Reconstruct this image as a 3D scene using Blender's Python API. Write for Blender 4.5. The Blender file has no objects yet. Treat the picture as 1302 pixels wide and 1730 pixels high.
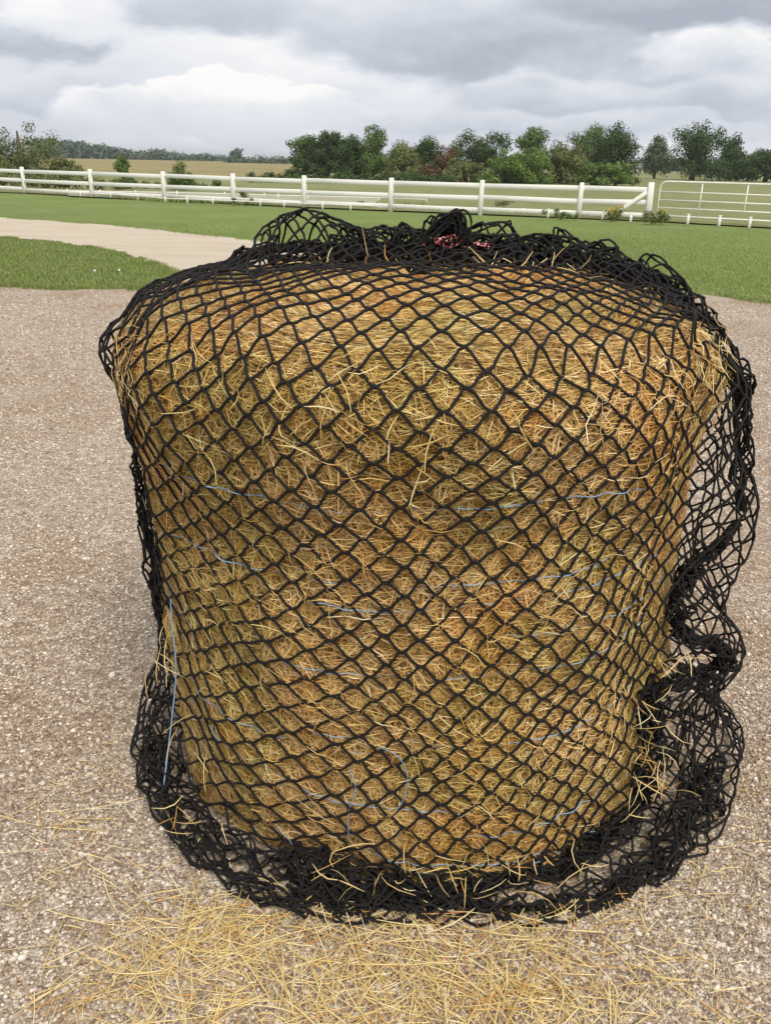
import bpy, math, random
import numpy as np
rng = np.random.default_rng(7); random.seed(7)
S = bpy.context.scene; COL = S.collection
R = math.radians

# ------------------------------------------------------------------ camera
F = 1496.0; CH = 1.6
PITCH = math.atan((865-272)/F); ROLL = math.atan(.0192)
fw = np.array([0, math.cos(PITCH), -math.sin(PITCH)])
_r = np.array([1., 0, 0]); _u = np.array([0, math.sin(PITCH), math.cos(PITCH)])
RT = math.cos(ROLL)*_r + math.sin(ROLL)*_u
UP = -math.sin(ROLL)*_r + math.cos(ROLL)*_u
EYE = np.array([0, 0, CH])
def ray(x, y): return fw + RT*(x-651)/F + UP*(865-y)/F
def gnd(x, y, z=0.): d = ray(x, y); return EYE + d*((z-CH)/d[2])
def atY(x, y, Y): d = ray(x, y); return EYE + d*(Y/d[1])

from mathutils import Matrix
cam = bpy.data.cameras.new('camera'); cam.sensor_fit = 'VERTICAL'; cam.sensor_height = 24
cam.lens = 24*F/1730; cam.clip_end = 6000; cam.clip_start = .05
co = bpy.data.objects.new('camera', cam); COL.objects.link(co)
m = Matrix.Identity(4)
for k in range(3):
    m[k][0] = RT[k]; m[k][1] = UP[k]; m[k][2] = -fw[k]; m[k][3] = EYE[k]
co.matrix_world = m; S.camera = co
S.view_settings.view_transform = 'Standard'; S.view_settings.look = 'None'
S.view_settings.exposure = 0.12; S.view_settings.gamma = 1

# ------------------------------------------------------------------ helpers
def mesh_obj(name, V, faces, mat, parent=None, smooth=False):
    """faces: list of (n x k) int arrays"""
    me = bpy.data.meshes.new(name)
    V = np.asarray(V, np.float32).reshape(-1, 3)
    faces = [np.asarray(f, np.int32) for f in faces if len(f)]
    me.vertices.add(len(V)); me.vertices.foreach_set('co', V.ravel())
    nl = sum(f.size for f in faces); npoly = sum(len(f) for f in faces)
    me.loops.add(nl); me.polygons.add(npoly)
    me.loops.foreach_set('vertex_index', np.concatenate([f.ravel() for f in faces]))
    tot = np.concatenate([np.full(len(f), f.shape[1], np.int32) for f in faces])
    st = np.zeros(npoly, np.int32); st[1:] = np.cumsum(tot)[:-1]
    me.polygons.foreach_set('loop_start', st); me.polygons.foreach_set('loop_total', tot)
    if smooth: me.polygons.foreach_set('use_smooth', np.ones(npoly, bool))
    me.update(calc_edges=True); me.validate()
    if mat: me.materials.append(mat)
    o = bpy.data.objects.new(name, me); COL.objects.link(o)
    if parent: o.parent = parent
    return o
def tag(o, label=None, cat=None, group=None, kind=None):
    if label: o['label'] = label
    if cat: o['category'] = cat
    if group: o['group'] = group
    if kind: o['kind'] = kind
    return o
def empty(name, loc, label, cat, group=None, rz=0):
    o = bpy.data.objects.new(name, None); COL.objects.link(o)
    o.location = [float(c) for c in loc]; o.rotation_euler = (0, 0, rz)
    o.empty_display_size = .1
    return tag(o, label, cat, group)
class MB:
    def __init__(s): s.v = []; s.f = {}; s.n = 0
    def add(s, V, Fs):
        V = np.asarray(V, float).reshape(-1, 3); Fs = np.asarray(Fs, int)
        s.v.append(V); s.f.setdefault(Fs.shape[1], []).append(Fs+s.n); s.n += len(V)
    def obj(s, name, mat, parent=None, smooth=False, loc=None):
        V = np.concatenate(s.v)
        if loc is not None: V = V-np.asarray(loc, float)
        return mesh_obj(name, V, [np.concatenate(a) for a in s.f.values()], mat, parent, smooth)
def ring_faces(nr, ns, closed=True):
    i = np.arange(nr-1)[:, None]; j = np.arange(ns)[None, :]; j2 = (j+1) % ns
    if not closed: j = j[:, :-1]; j2 = j2[:, :-1]
    return np.stack([i*ns+j, i*ns+j2, (i+1)*ns+j2, (i+1)*ns+j], -1).reshape(-1, 4)
def tube(mb, pts, rad, ns=6, caps=True):
    pts = np.asarray(pts, float); n = len(pts); rad = np.broadcast_to(rad, n)
    t = np.gradient(pts, axis=0); t /= np.linalg.norm(t, axis=1)[:, None]+1e-9
    ref = np.array([0, 0, 1.]) if abs(t[:, 2]).mean() < .8 else np.array([1., 0, 0])
    a = np.cross(t, ref); a /= np.linalg.norm(a, axis=1)[:, None]+1e-9; b = np.cross(t, a)
    ph = np.arange(ns)*2*np.pi/ns
    V = pts[:, None]+rad[:, None, None]*(np.cos(ph)[None, :, None]*a[:, None]+np.sin(ph)[None, :, None]*b[:, None])
    mb.add(V, ring_faces(n, ns))
    if caps:
        base = mb.n-n*ns
        mb.f.setdefault(ns, []).append(np.array([base+np.arange(ns)[::-1], base+(n-1)*ns+np.arange(ns)]))
def box(mb, lo, hi, M=None, bev=0.0):
    """bevelled box between lo and hi; M = (origin, ex, ey, ez)"""
    lo = np.array(lo, float); hi = np.array(hi, float)
    b = min(bev, *(.49*(hi-lo))) if bev > 0 else 0
    if b == 0:
        V = np.array([[x, y, z] for z in (lo[2], hi[2]) for y in (lo[1], hi[1]) for x in (lo[0], hi[0])])
        Q = np.array([[0, 2, 3, 1], [4, 5, 7, 6], [0, 1, 5, 4], [2, 6, 7, 3], [0, 4, 6, 2], [1, 3, 7, 5]])
    else:
        sq = lambda x0, y0, x1, y1, c: [(x0+c, y0), (x1-c, y0), (x1, y0+c), (x1, y1-c), (x1-c, y1), (x0+c, y1), (x0, y1-c), (x0, y0+c)]
        rings = []
        for z, ins in ((lo[2], b), (lo[2]+b, 0), (hi[2]-b, 0), (hi[2], b)):
            rings += [(x, y, z) for x, y in sq(lo[0]+ins, lo[1]+ins, hi[0]-ins, hi[1]-ins, b*.6)]
        V = np.array(rings); Q = ring_faces(4, 8)
    if M is not None:
        o, ex, ey, ez = [np.asarray(q, float) for q in M]
        V = o+V[:, :1]*ex+V[:, 1:2]*ey+V[:, 2:]*ez
    if b:
        base = mb.n; mb.add(V, Q)
        mb.f.setdefault(8, []).append(np.array([base+np.arange(8)[::-1], base+24+np.arange(8)]))
    else: mb.add(V, Q)
def catmull(P, n):
    P = np.asarray(P, float); P = np.vstack([2*P[0]-P[1], P, 2*P[-1]-P[-2]]); out = []
    seg = len(P)-3
    for u in np.linspace(0, seg-1e-6, n):
        k = int(u); t = u-k; a, b, c, d = P[k:k+4]
        out.append(.5*(2*b+(c-a)*t+(2*a-5*b+4*c-d)*t*t+(3*b-a-3*c+d)*t**3))
    return np.array(out)
def sstep(a, b, x): t = np.clip((x-a)/(b-a), 0, 1); return t*t*(3-2*t)

# ------------------------------------------------------------------ materials
def mat(name, build):
    M = bpy.data.materials.new(name); M.use_nodes = True
    nt = M.node_tree; P = nt.nodes['Principled BSDF']
    P.inputs['Specular IOR Level'].default_value = .25
    build(nt, P); return M
def N(nt, t, **kw):
    n = nt.nodes.new(t)
    for k, v in kw.items():
        if k in n.inputs.keys(): n.inputs[k].default_value = v
        else: setattr(n, k, v)
    return n
def L(nt, a, b): nt.links.new(a, b)
def ramp(nt, fac, stops, interp='LINEAR'):
    r = nt.nodes.new('ShaderNodeValToRGB'); e = r.color_ramp.elements; r.color_ramp.interpolation = interp
    while len(e) < len(stops): e.new(.5)
    for q, (p, c) in zip(e, stops): q.position = p; q.color = (*c, 1)
    L(nt, fac, r.inputs[0]); return r.outputs[0]
def mix(nt, fac, a, b, mode='MIX'):
    n = nt.nodes.new('ShaderNodeMix'); n.data_type = 'RGBA'; n.blend_type = mode
    for s, v in ((n.inputs[0], fac), (n.inputs[6], a), (n.inputs[7], b)):
        if hasattr(v, 'links') or hasattr(v, 'is_linked'): L(nt, v, s)
        elif isinstance(v, (int, float)): s.default_value = v
        else: s.default_value = (*v, 1)
    return n.outputs[2]
def coords(nt): return nt.nodes.new('ShaderNodeTexCoord').outputs['Object']
def noise(nt, vec, scale, detail=4, rough=.55, dist=0.):
    n = N(nt, 'ShaderNodeTexNoise'); n.inputs['Scale'].default_value = scale
    n.inputs['Detail'].default_value = detail; n.inputs['Roughness'].default_value = rough; n.inputs['Distortion'].default_value = dist
    L(nt, vec, n.inputs['Vector']); return n.outputs[0]
def bump(nt, P, h, strength=.5, dist=.01):
    b = N(nt, 'ShaderNodeBump'); b.inputs['Strength'].default_value = strength; b.inputs['Distance'].default_value = dist
    L(nt, h, b.inputs['Height']); L(nt, b.outputs[0], P.inputs['Normal'])
def island(nt): return nt.nodes.new('ShaderNodeNewGeometry').outputs['Random Per Island']
def maprange(nt, v, a, b, c=0., d=1.):
    n = N(nt, 'ShaderNodeMapRange'); L(nt, v, n.inputs[0])
    for k, x in zip((1, 2, 3, 4), (a, b, c, d)): n.inputs[k].default_value = x
    return n.outputs[0]

def m_hay(nt, P):
    c = coords(nt)
    col = ramp(nt, island(nt), [(0, (.13, .068, .024)), (.12, (.33, .18, .062)), (.28, (.51, .31, .10)), (.5, (.65, .445, .16)), (.75, (.77, .58, .255)), (.92, (.86, .72, .41)), (1, (.92, .84, .60))])
    n1 = noise(nt, c, 3.2, 3)
    col = mix(nt, maprange(nt, n1, .43, .60, 0, .7), col, (.74, .83, .60), 'MULTIPLY')
    n2 = noise(nt, c, 4.3, 2, .5); 
    col = mix(nt, maprange(nt, n2, .48, .66, 0, .5), col, (1.08, .80, .56), 'MULTIPLY')
    col = mix(nt, 1., col, (1.10, 1.04, .98), 'MULTIPLY')
    L(nt, col, P.inputs['Base Color']); P.inputs['Roughness'].default_value = .6
M_HAY = mat('hay_strand', m_hay)
def m_core(nt, P):
    c = coords(nt); n = noise(nt, c, 60, 5, .7, 1.)
    L(nt, ramp(nt, n, [(.3, (.12, .065, .018)), (.55, (.34, .20, .06)), (.75, (.5, .32, .11))]), P.inputs['Base Color'])
    P.inputs['Roughness'].default_value = .9; bump(nt, P, n, 1, .02)
M_CORE = mat('hay_core', m_core)
def m_straw(nt, P):
    L(nt, ramp(nt, island(nt), [(0, (.36, .22, .07)), (.12, (.52, .25, .07)), (.2, (.55, .40, .14)), (.55, (.70, .53, .22)), (.85, (.80, .65, .32)), (1, (.84, .76, .48))]), P.inputs['Base Color'])
    P.inputs['Roughness'].default_value = .5
M_STRAW = mat('straw', m_straw)
def m_cord(nt, P):
    c = coords(nt); n = noise(nt, c, 420, 2)
    L(nt, ramp(nt, n, [(.3, (.006, .0055, .0055)), (.7, (.017, .0155, .0155))]), P.inputs['Base Color'])
    P.inputs['Roughness'].default_value = .75; bump(nt, P, n, .5, .002)
M_CORD = mat('black_cord', m_cord)
def m_red(nt, P):
    c = coords(nt); n = noise(nt, c, 95, 1)
    L(nt, ramp(nt, n, [(0, (.012, .012, .012)), (.44, (.45, .015, .03)), (.53, (.75, .72, .7)), (.60, (.5, .02, .04)), (.66, (.012, .012, .012))], 'CONSTANT'), P.inputs['Base Color'])
M_RED = mat('drawstring', m_red)
def m_twine(nt, P):
    P.inputs['Base Color'].default_value = (.25, .41, .60, 1); P.inputs['Roughness'].default_value = .4
M_TWINE = mat('blue_twine', m_twine)
def m_gravel(nt, P, light=0.):
    c = coords(nt)
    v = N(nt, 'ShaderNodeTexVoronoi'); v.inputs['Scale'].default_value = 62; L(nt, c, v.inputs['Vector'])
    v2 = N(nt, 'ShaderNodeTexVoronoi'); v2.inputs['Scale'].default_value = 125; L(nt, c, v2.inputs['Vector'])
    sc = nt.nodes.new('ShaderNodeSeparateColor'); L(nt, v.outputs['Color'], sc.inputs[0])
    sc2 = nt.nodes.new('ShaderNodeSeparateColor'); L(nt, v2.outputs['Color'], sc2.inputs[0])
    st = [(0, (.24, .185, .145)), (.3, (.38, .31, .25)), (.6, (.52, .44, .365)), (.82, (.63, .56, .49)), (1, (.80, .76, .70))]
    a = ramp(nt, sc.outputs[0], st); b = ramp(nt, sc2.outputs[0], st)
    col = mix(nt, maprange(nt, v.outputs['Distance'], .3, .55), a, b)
    big = noise(nt, c, 1.1, 4, .6)
    col = mix(nt, maprange(nt, big, .46, .64, 0, .75), col, (.76, .62, .50), 'MULTIPLY')
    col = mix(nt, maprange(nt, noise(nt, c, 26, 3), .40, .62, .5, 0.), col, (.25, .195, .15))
    col = mix(nt, maprange(nt, noise(nt, c, 14, 5, .75), .38, .6, .55, 0), col, (.66, .60, .55), 'MULTIPLY')
    col = mix(nt, 1., col, (1.13, 1.125, 1.075), 'MULTIPLY')
    if light: col = mix(nt, light, col, (.72, .645, .52))
    L(nt, col, P.inputs['Base Color']); P.inputs['Roughness'].default_value = .9
    h = mix(nt, .5, v.outputs['Distance'], v2.outputs['Distance'])
    inv = N(nt, 'ShaderNodeInvert'); L(nt, h, inv.inputs[1])
    bump(nt, P, inv.outputs[0], 1., .016)
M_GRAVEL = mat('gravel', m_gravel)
def m_drive(nt, P):
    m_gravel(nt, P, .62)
    c = coords(nt); mp = N(nt, 'ShaderNodeMapping'); L(nt, c, mp.inputs[0]); mp.inputs['Rotation'].default_value = (0, 0, R(38)); mp.inputs['Scale'].default_value = (.16, 1.5, 1)
    src = P.inputs['Base Color'].links[0].from_socket
    L(nt, mix(nt, maprange(nt, noise(nt, mp.outputs[0], 1.3, 4), .40, .70, 0, .4), src, (.80, .75, .68), 'MULTIPLY'), P.inputs['Base Color'])
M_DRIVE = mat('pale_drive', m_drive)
def m_stone(nt, P):
    col = ramp(nt, island(nt), [(0, (.24, .18, .14)), (.25, (.38, .31, .255)), (.5, (.52, .44, .37)), (.72, (.63, .56, .49)), (.9, (.72, .67, .61)), (.985, (.80, .77, .72)), (1, (.5, .17, .10))])
    n = noise(nt, coords(nt), 180, 3)
    col = mix(nt, maprange(nt, n, .35, .65, 0, .35), col, (.6, .5, .42), 'MULTIPLY')
    col = mix(nt, 1., col, (1.04, 1.04, 1.0), 'MULTIPLY')
    L(nt, col, P.inputs['Base Color']); P.inputs['Roughness'].default_value = .85
M_STONE = mat('stone', m_stone)
def m_grassland(stops, s1=.35, s2=6., fine=60.):
    def f(nt, P):
        c = coords(nt)
        n = mix(nt, .5, noise(nt, c, s1, 5, .6), noise(nt, c, s2, 5, .65))
        col = ramp(nt, n, stops)
        fn = noise(nt, c, fine, 3, .7)
        col = mix(nt, maprange(nt, fn, .35, .65, .55, 0), col, (.45, .5, .35), 'MULTIPLY')
        L(nt, col, P.inputs['Base Color']); P.inputs['Roughness'].default_value = .95
        bump(nt, P, fn, .7, .03)
    return f
M_LAWN = mat('lawn', m_grassland([(.32, (.14, .20, .050)), (.5, (.195, .255, .070)), (.68, (.285, .305, .110))]))
M_PADDOCK = mat('paddock', m_grassland([(.38, (.16, .19, .065)), (.5, (.23, .24, .10)), (.62, (.29, .27, .13))], .06, 1.2, 12))
M_FIELD = mat('tan_field', m_grassland([(.35, (.21, .19, .075)), (.5, (.30, .25, .11)), (.65, (.38, .31, .15))], .02, .25, 3))
M_SAND = mat('arena_sand', m_grassland([(.35, (.36, .36, .26)), (.65, (.46, .44, .33))], .2, 3, 30))
def m_blade(nt, P):
    col = ramp(nt, island(nt), [(0, (.15, .21, .048)), (.5, (.215, .28, .077)), (.85, (.28, .33, .11)), (1, (.40, .37, .18))])
    L(nt, col, P.inputs['Base Color']); P.inputs['Roughness'].default_value = .6
M_BLADE = mat('grass_blade', m_blade)
def m_leaf(d, l):
    def f(nt, P):
        a = np.array(d); b = np.array(l)
        col = ramp(nt, island(nt), [(0, tuple(a*.9)), (.5, tuple((a+b)/2)), (1, tuple(b*1.0))])
        n = noise(nt, coords(nt), .9, 2)
        col = mix(nt, maprange(nt, n, .4, .65, 0, .5), col, (.6, .68, .6), 'MULTIPLY')
        L(nt, col, P.inputs['Base Color']); P.inputs['Roughness'].default_value = .75; P.inputs['Specular IOR Level'].default_value = .06
    return f
LEAF = {k: mat('leaf_'+k, m_leaf(*(np.array(v)*(1.15 if k == 'dark' else 1.4)))) for k, v in dict(
    dark=((.035, .060, .020), (.075, .115, .038)), mid=((.055, .088, .026), (.115, .165, .048)),
    bright=((.075, .120, .028), (.145, .205, .055)), olive=((.080, .095, .034), (.145, .160, .062)),
    grey=((.075, .092, .058), (.125, .145, .092)), red=((.085, .055, .030), (.14, .092, .052)),
    far=((.060, .088, .058), (.095, .130, .085)), bush=((.070, .090, .034), (.13, .155, .058))).items()}  # far: distance haze put into the leaf colour as a grey-green tint
def m_plain(c, rough=.6, var=.15, sc=8):
    def f(nt, P):
        n = noise(nt, coords(nt), sc, 5, .65)
        L(nt, mix(nt, maprange(nt, n, .4, .7, 0, 1), c, tuple(np.array(c)*(1-var))), P.inputs['Base Color'])
        P.inputs['Roughness'].default_value = rough
    return f
M_BARK = mat('bark', m_plain((.13, .10, .075), .9, .5, 3))
def m_white(nt, P):
    c = coords(nt); n = noise(nt, c, 3, 5, .7)
    col = mix(nt, maprange(nt, n, .55, .75, 0, .5), (.80, .80, .77), (.60, .57, .50))
    sx = N(nt, 'ShaderNodeSeparateXYZ'); L(nt, c, sx.inputs[0])
    low = maprange(nt, sx.outputs[2], .02, .22, 1, 0)
    d = N(nt, 'ShaderNodeMath', operation='MULTIPLY'); L(nt, low, d.inputs[0]); L(nt, maprange(nt, noise(nt, c, 7, 4), .35, .6), d.inputs[1])
    col = mix(nt, d.outputs[0], col, (.42, .36, .26))
    L(nt, col, P.inputs['Base Color']); P.inputs['Roughness'].default_value = .55
M_WHITE = mat('white_paint', m_white)
M_PIPE = mat('cream_pipe', m_plain((.80, .79, .71), .4, .1, 4))
M_YEL = mat('yellow_petal', m_plain((.75, .50, .03), .6, .2, 20))
M_HOUSE = mat('house_wall', m_plain((.60, .52, .42), .8, .1, 2))
M_ROOF = mat('house_roof', m_plain((.40, .36, .32), .8, .2, 2))
M_DARK = mat('window_dark', m_plain((.03, .035, .04), .3, .2, 2))
M_CLOVER = mat('clover_flower', m_plain((.75, .75, .68), .7, .1, 30))

# ------------------------------------------------------------------ world
W = bpy.data.worlds.new('World'); S.world = W; W.use_nodes = True
nt = W.node_tree; nt.nodes.clear()
out = N(nt, 'ShaderNodeOutputWorld'); sky = N(nt, 'ShaderNodeTexSky', sky_type='NISHITA', sun_disc=False)
SUN_EL, SUN_AZ = R(55), R(158)          # azimuth from +Y, clockwise: behind the camera, to the right
sky.sun_elevation = SUN_EL; sky.sun_rotation = SUN_AZ
bs = N(nt, 'ShaderNodeBackground'); bs.inputs[1].default_value = .085; L(nt, sky.outputs[0], bs.inputs[0])
g = N(nt, 'ShaderNodeTexCoord').outputs['Generated']
nrm = N(nt, 'ShaderNodeVectorMath', operation='NORMALIZE'); L(nt, g, nrm.inputs[0]); dirv = nrm.outputs[0]
sep = N(nt, 'ShaderNodeSeparateXYZ'); L(nt, dirv, sep.inputs[0])
def M2(op, a, b=None, c=None):
    n = N(nt, 'ShaderNodeMath', operation=op)
    for k, v in enumerate((a, b, c)):
        if v is None: continue
        if isinstance(v, (int, float)): n.inputs[k].default_value = v
        else: L(nt, v, n.inputs[k])
    return n.outputs[0]
zz = M2('ADD', M2('MAXIMUM', sep.outputs[2], 0.), .20)
cv = N(nt, 'ShaderNodeCombineXYZ'); L(nt, M2('DIVIDE', sep.outputs[0], zz), cv.inputs[0]); L(nt, M2('DIVIDE', sep.outputs[1], zz), cv.inputs[1])
cvec = cv.outputs[0]
# squashed direction for billowing tops seen from the side
cs = N(nt, 'ShaderNodeVectorMath', operation='MULTIPLY'); L(nt, dirv, cs.inputs[0]); cs.inputs[1].default_value = (1, 1, 2.4)
# clouds in azimuth / elevation, edges broken up by layered noise
az = M2('ARCTAN2', sep.outputs[0], sep.outputs[1]); el = M2('ARCSINE', sep.outputs[2])
wn = N(nt, 'ShaderNodeTexNoise'); wn.inputs['Scale'].default_value = 7.5; wn.inputs['Detail'].default_value = 9; wn.inputs['Roughness'].default_value = .57
L(nt, cs.outputs[0], wn.inputs['Vector']); wsep = N(nt, 'ShaderNodeSeparateXYZ'); L(nt, wn.outputs['Color'], wsep.inputs[0])
n0 = M2('SUBTRACT', wsep.outputs[0], .5); n1 = M2('SUBTRACT', wsep.outputs[1], .5); n2 = M2('SUBTRACT', wsep.outputs[2], .5)
soft = M2('SUBTRACT', noise(nt, cs.outputs[0], 2.6, 8, .55, .2), .5)
fine = M2('SUBTRACT', noise(nt, cs.outputs[0], 16, 6, .6), .5)
val = M2('ADD', M2('MULTIPLY', soft, -1.0), .74)
azw = M2('ADD', az, M2('MULTIPLY', n0, .16)); elw = M2('ADD', el, M2('MULTIPLY', n1, .075))
def cloud(px_, py_, rx, ry, top_, base_, hard=.5, amount=.9):
    global val
    d = ray(px_, py_); d /= np.linalg.norm(d); a0 = math.atan2(d[0], d[1]); e0 = math.asin(d[2])
    da = M2('DIVIDE', M2('SUBTRACT', azw, a0), rx/F*1.08); de = M2('DIVIDE', M2('SUBTRACT', elw, e0), ry/F*.92)
    u = M2('ADD', M2('ADD', M2('MULTIPLY', da, da), M2('MULTIPLY', de, de)), M2('MULTIPLY', n2, .9))
    mk = N(nt, 'ShaderNodeMapRange', interpolation_type='SMOOTHSTEP'); L(nt, u, mk.inputs[0])
    for k_, x_ in zip((1, 2, 3, 4), (1.25+.6*(1-hard), .95-.8*(1-hard), 0., amount)): mk.inputs[k_].default_value = x_
    h = maprange(nt, M2('ADD', de, M2('ADD', M2('MULTIPLY', n0, 1.6), M2('MULTIPLY', fine, .7))), -.75, .85, base_, top_)
    val = M2('ADD', val, M2('MULTIPLY', mk.outputs[0], M2('SUBTRACT', h, val)))
for c_ in ((560, 70, 330, 110, .86, .80, .1, .8), (100, 150, 300, 60, .76, .60, .2), (700, 175, 330, 55, .76, .60, .25), (1120, 170, 330, 60, .74, .56, .3), (620, 120, 120, 60, .86, .72, .5),
           (330, -5, 170, 48, .64, .46, .4), (40, 50, 120, 45, .80, .42, .5), (130, 20, 90, 45, .86, .74, .4), (1000, 120, 210, 55, .80, .40, .55), (820, 45, 270, 70, .68, .38, .5), (1260, 95, 130, 50, .95, .60, .6),
           (1190, 5, 240, 48, .52, .31, .5), (1230, 165, 120, 28, .72, .46, .5), (930, 160, 150, 25, .70, .50, .4), (70, 160, 110, 24, .62, .48, .3), (200, 178, 85, 26, .88, .66, .6),
           (335, 165, 84, 40, .98, .70, .85), (470, 170, 66, 40, .98, .70, .85), (560, 205, 150, 18, .78, .62, .3), (400, 212, 190, 20, .74, .66, .3), (860, 205, 220, 18, .66, .52, .3)): cloud(*c_)
fac = M2('ADD', M2('ADD', M2('MULTIPLY', M2('SUBTRACT', val, .72), 1.3), .75), M2('MULTIPLY', fine, .14))
ccol = ramp(nt, fac, [(.3, (.42, .455, .53)), (.47, (.55, .59, .67)), (.64, (.70, .735, .80)), (.78, (.82, .84, .88)), (.92, (1., .985, .97))])
# thin pale blue gaps
gap = maprange(nt, noise(nt, cs.outputs[0], 2.2, 6, .55), .58, .75, 0, .4)
bc = N(nt, 'ShaderNodeBackground'); bc.inputs[1].default_value = .95; L(nt, ccol, bc.inputs[0])
ms = N(nt, 'ShaderNodeMixShader'); L(nt, gap, ms.inputs[0]); L(nt, bc.outputs[0], ms.inputs[1]); L(nt, bs.outputs[0], ms.inputs[2])
L(nt, ms.outputs[0], out.inputs[0])
sl = bpy.data.lights.new('sun', 'SUN'); sl.energy = 2.5; sl.angle = R(22); sl.color = (1, .91, .79)
so = bpy.data.objects.new('sun', sl); COL.objects.link(so)
sd = np.array([math.sin(SUN_AZ)*math.cos(SUN_EL), math.cos(SUN_AZ)*math.cos(SUN_EL), math.sin(SUN_EL)])
from mathutils import Vector
so.rotation_euler = Vector(sd).to_track_quat('Z', 'Y').to_euler()

# ------------------------------------------------------------------ ground sheets
def sheet(name, poly, z, mat_, rag=0., step=1.0):
    pts = []
    for a, b in zip(poly, poly[1:]+poly[:1]):
        a = np.array(a[:2], float); b = np.array(b[:2], float); n = max(1, int(np.linalg.norm(b-a)/step))
        for k in range(n):
            p = a+(b-a)*k/n
            pts.append(p+rng.normal(0, rag, 2) if rag else p)
    V = np.array([[p[0], p[1], z] for p in pts])
    me = bpy.data.meshes.new(name); me.from_pydata(V.tolist(), [], [list(range(len(V)))]); me.materials.append(mat_)
    o = bpy.data.objects.new(name, me); COL.objects.link(o); o['kind'] = 'structure'; return o
sheet('ground', [(-2500, -60), (2500, -60), (2500, 4000), (-2500, 4000)], -.012, M_LAWN, 0, 500)
gxy = lambda x, y: tuple(gnd(x, y)[:2])
YL = [gxy(-400, 470), gxy(0, 484), gxy(90, 487), gxy(170, 488), gxy(250, 487), gxy(290, 474)]   # far edge of the yard
YR = [gxy(1150, 492), gxy(1190, 497), gxy(1302, 511), gxy(1700, 560)]
tipx = gxy(306, 462); DN = [gxy(-600, 330), gxy(0, 367), gxy(200, 381), gxy(450, 408), gxy(640, 425), gxy(850, 450), gxy(1000, 470)]
DS = [gxy(-600, 352), gxy(0, 400), gxy(100, 409), gxy(200, 425), gxy(255, 443), tipx]
yard = [(-30, -20), (30, -20), YR[3], YR[2], YR[1], YR[0]] + [gxy(1050, 478), gxy(700, 440)] + [tipx] + YL[::-1]
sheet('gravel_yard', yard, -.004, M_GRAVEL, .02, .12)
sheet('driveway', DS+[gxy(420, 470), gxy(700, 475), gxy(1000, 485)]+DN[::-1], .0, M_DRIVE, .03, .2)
pf = [(-60, 57)]+[gxy(45, 327), gxy(516, 351), gxy(1110, 375), gxy(1302, 386)]+[(40, 22), (300, 60), (500, 2400), (-900, 2400)]
sheet('paddock', pf, .03, M_PADDOCK, 0, 5)
sheet('riding_arena', [gxy(110, 332), gxy(320, 342), gxy(640, 347), gxy(640, 333), gxy(440, 330), gxy(120, 326)], .045, M_SAND, .1, .6)
sheet('hay_field', [gxy(60, 295), gxy(500, 300), gxy(560, 282), (160, 455), (-300, 475), (-260, 330)], .06, M_FIELD, .3, 6)

# ------------------------------------------------------------------ gravel stones
ico_t = (1+5**.5)/2
IV = np.array([(-1, ico_t, 0), (1, ico_t, 0), (-1, -ico_t, 0), (1, -ico_t, 0), (0, -1, ico_t), (0, 1, ico_t), (0, -1, -ico_t), (0, 1, -ico_t), (ico_t, 0, -1), (ico_t, 0, 1), (-ico_t, 0, -1), (-ico_t, 0, 1)])/1.902
IF = np.array([(0, 11, 5), (0, 5, 1), (0, 1, 7), (0, 7, 10), (0, 10, 11), (1, 5, 9), (5, 11, 4), (11, 10, 2), (10, 7, 6), (7, 1, 8), (3, 9, 4), (3, 4, 2), (3, 2, 6), (3, 6, 8), (3, 8, 9), (4, 9, 5), (2, 4, 11), (6, 2, 10), (8, 6, 7), (9, 8, 1)])
NS = 210000
yy = 1.05+rng.random(NS)**1.9*10.5
xx = (rng.random(NS)*2-1)*(yy*.50+.25)
patch = np.sin(xx*2.3+1)*np.sin(yy*1.9+.5*xx)+.5*np.sin(xx*5.1-yy*4.3)
keep = (rng.random(NS) < (.6+.3*patch)*np.clip((12.5-yy)/5, .15, 1)) & ((np.hypot(xx-.1, yy-2.32) > .62))
xx = xx[keep]; yy = yy[keep]; n = len(xx)
size = .0016+.0038*rng.random(n)**2.4+.006*(rng.random(n) < .035)*rng.random(n)+.00065*(yy-1)
V = IV[None]*(1+rng.normal(0, .23, (n, 12, 1)))*size[:, None, None]*(np.array([1.25, .95, .62])[None, None]*(1+rng.normal(0, .15, (n, 1, 3))))
a = rng.random(n)*6.283; c, s_ = np.cos(a)[:, None], np.sin(a)[:, None]
V = np.stack([V[..., 0]*c-V[..., 1]*s_+xx[:, None], V[..., 0]*s_+V[..., 1]*c+yy[:, None], V[..., 2]+(size*.22)[:, None]-.004], -1)
tag(mesh_obj('gravel', V, [(IF[None]+12*np.arange(n)[:, None, None]).reshape(-1, 3)], M_STONE), kind='stuff',
    label='beige and grey loose gravel stones covering the yard', cat='gravel')

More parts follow.
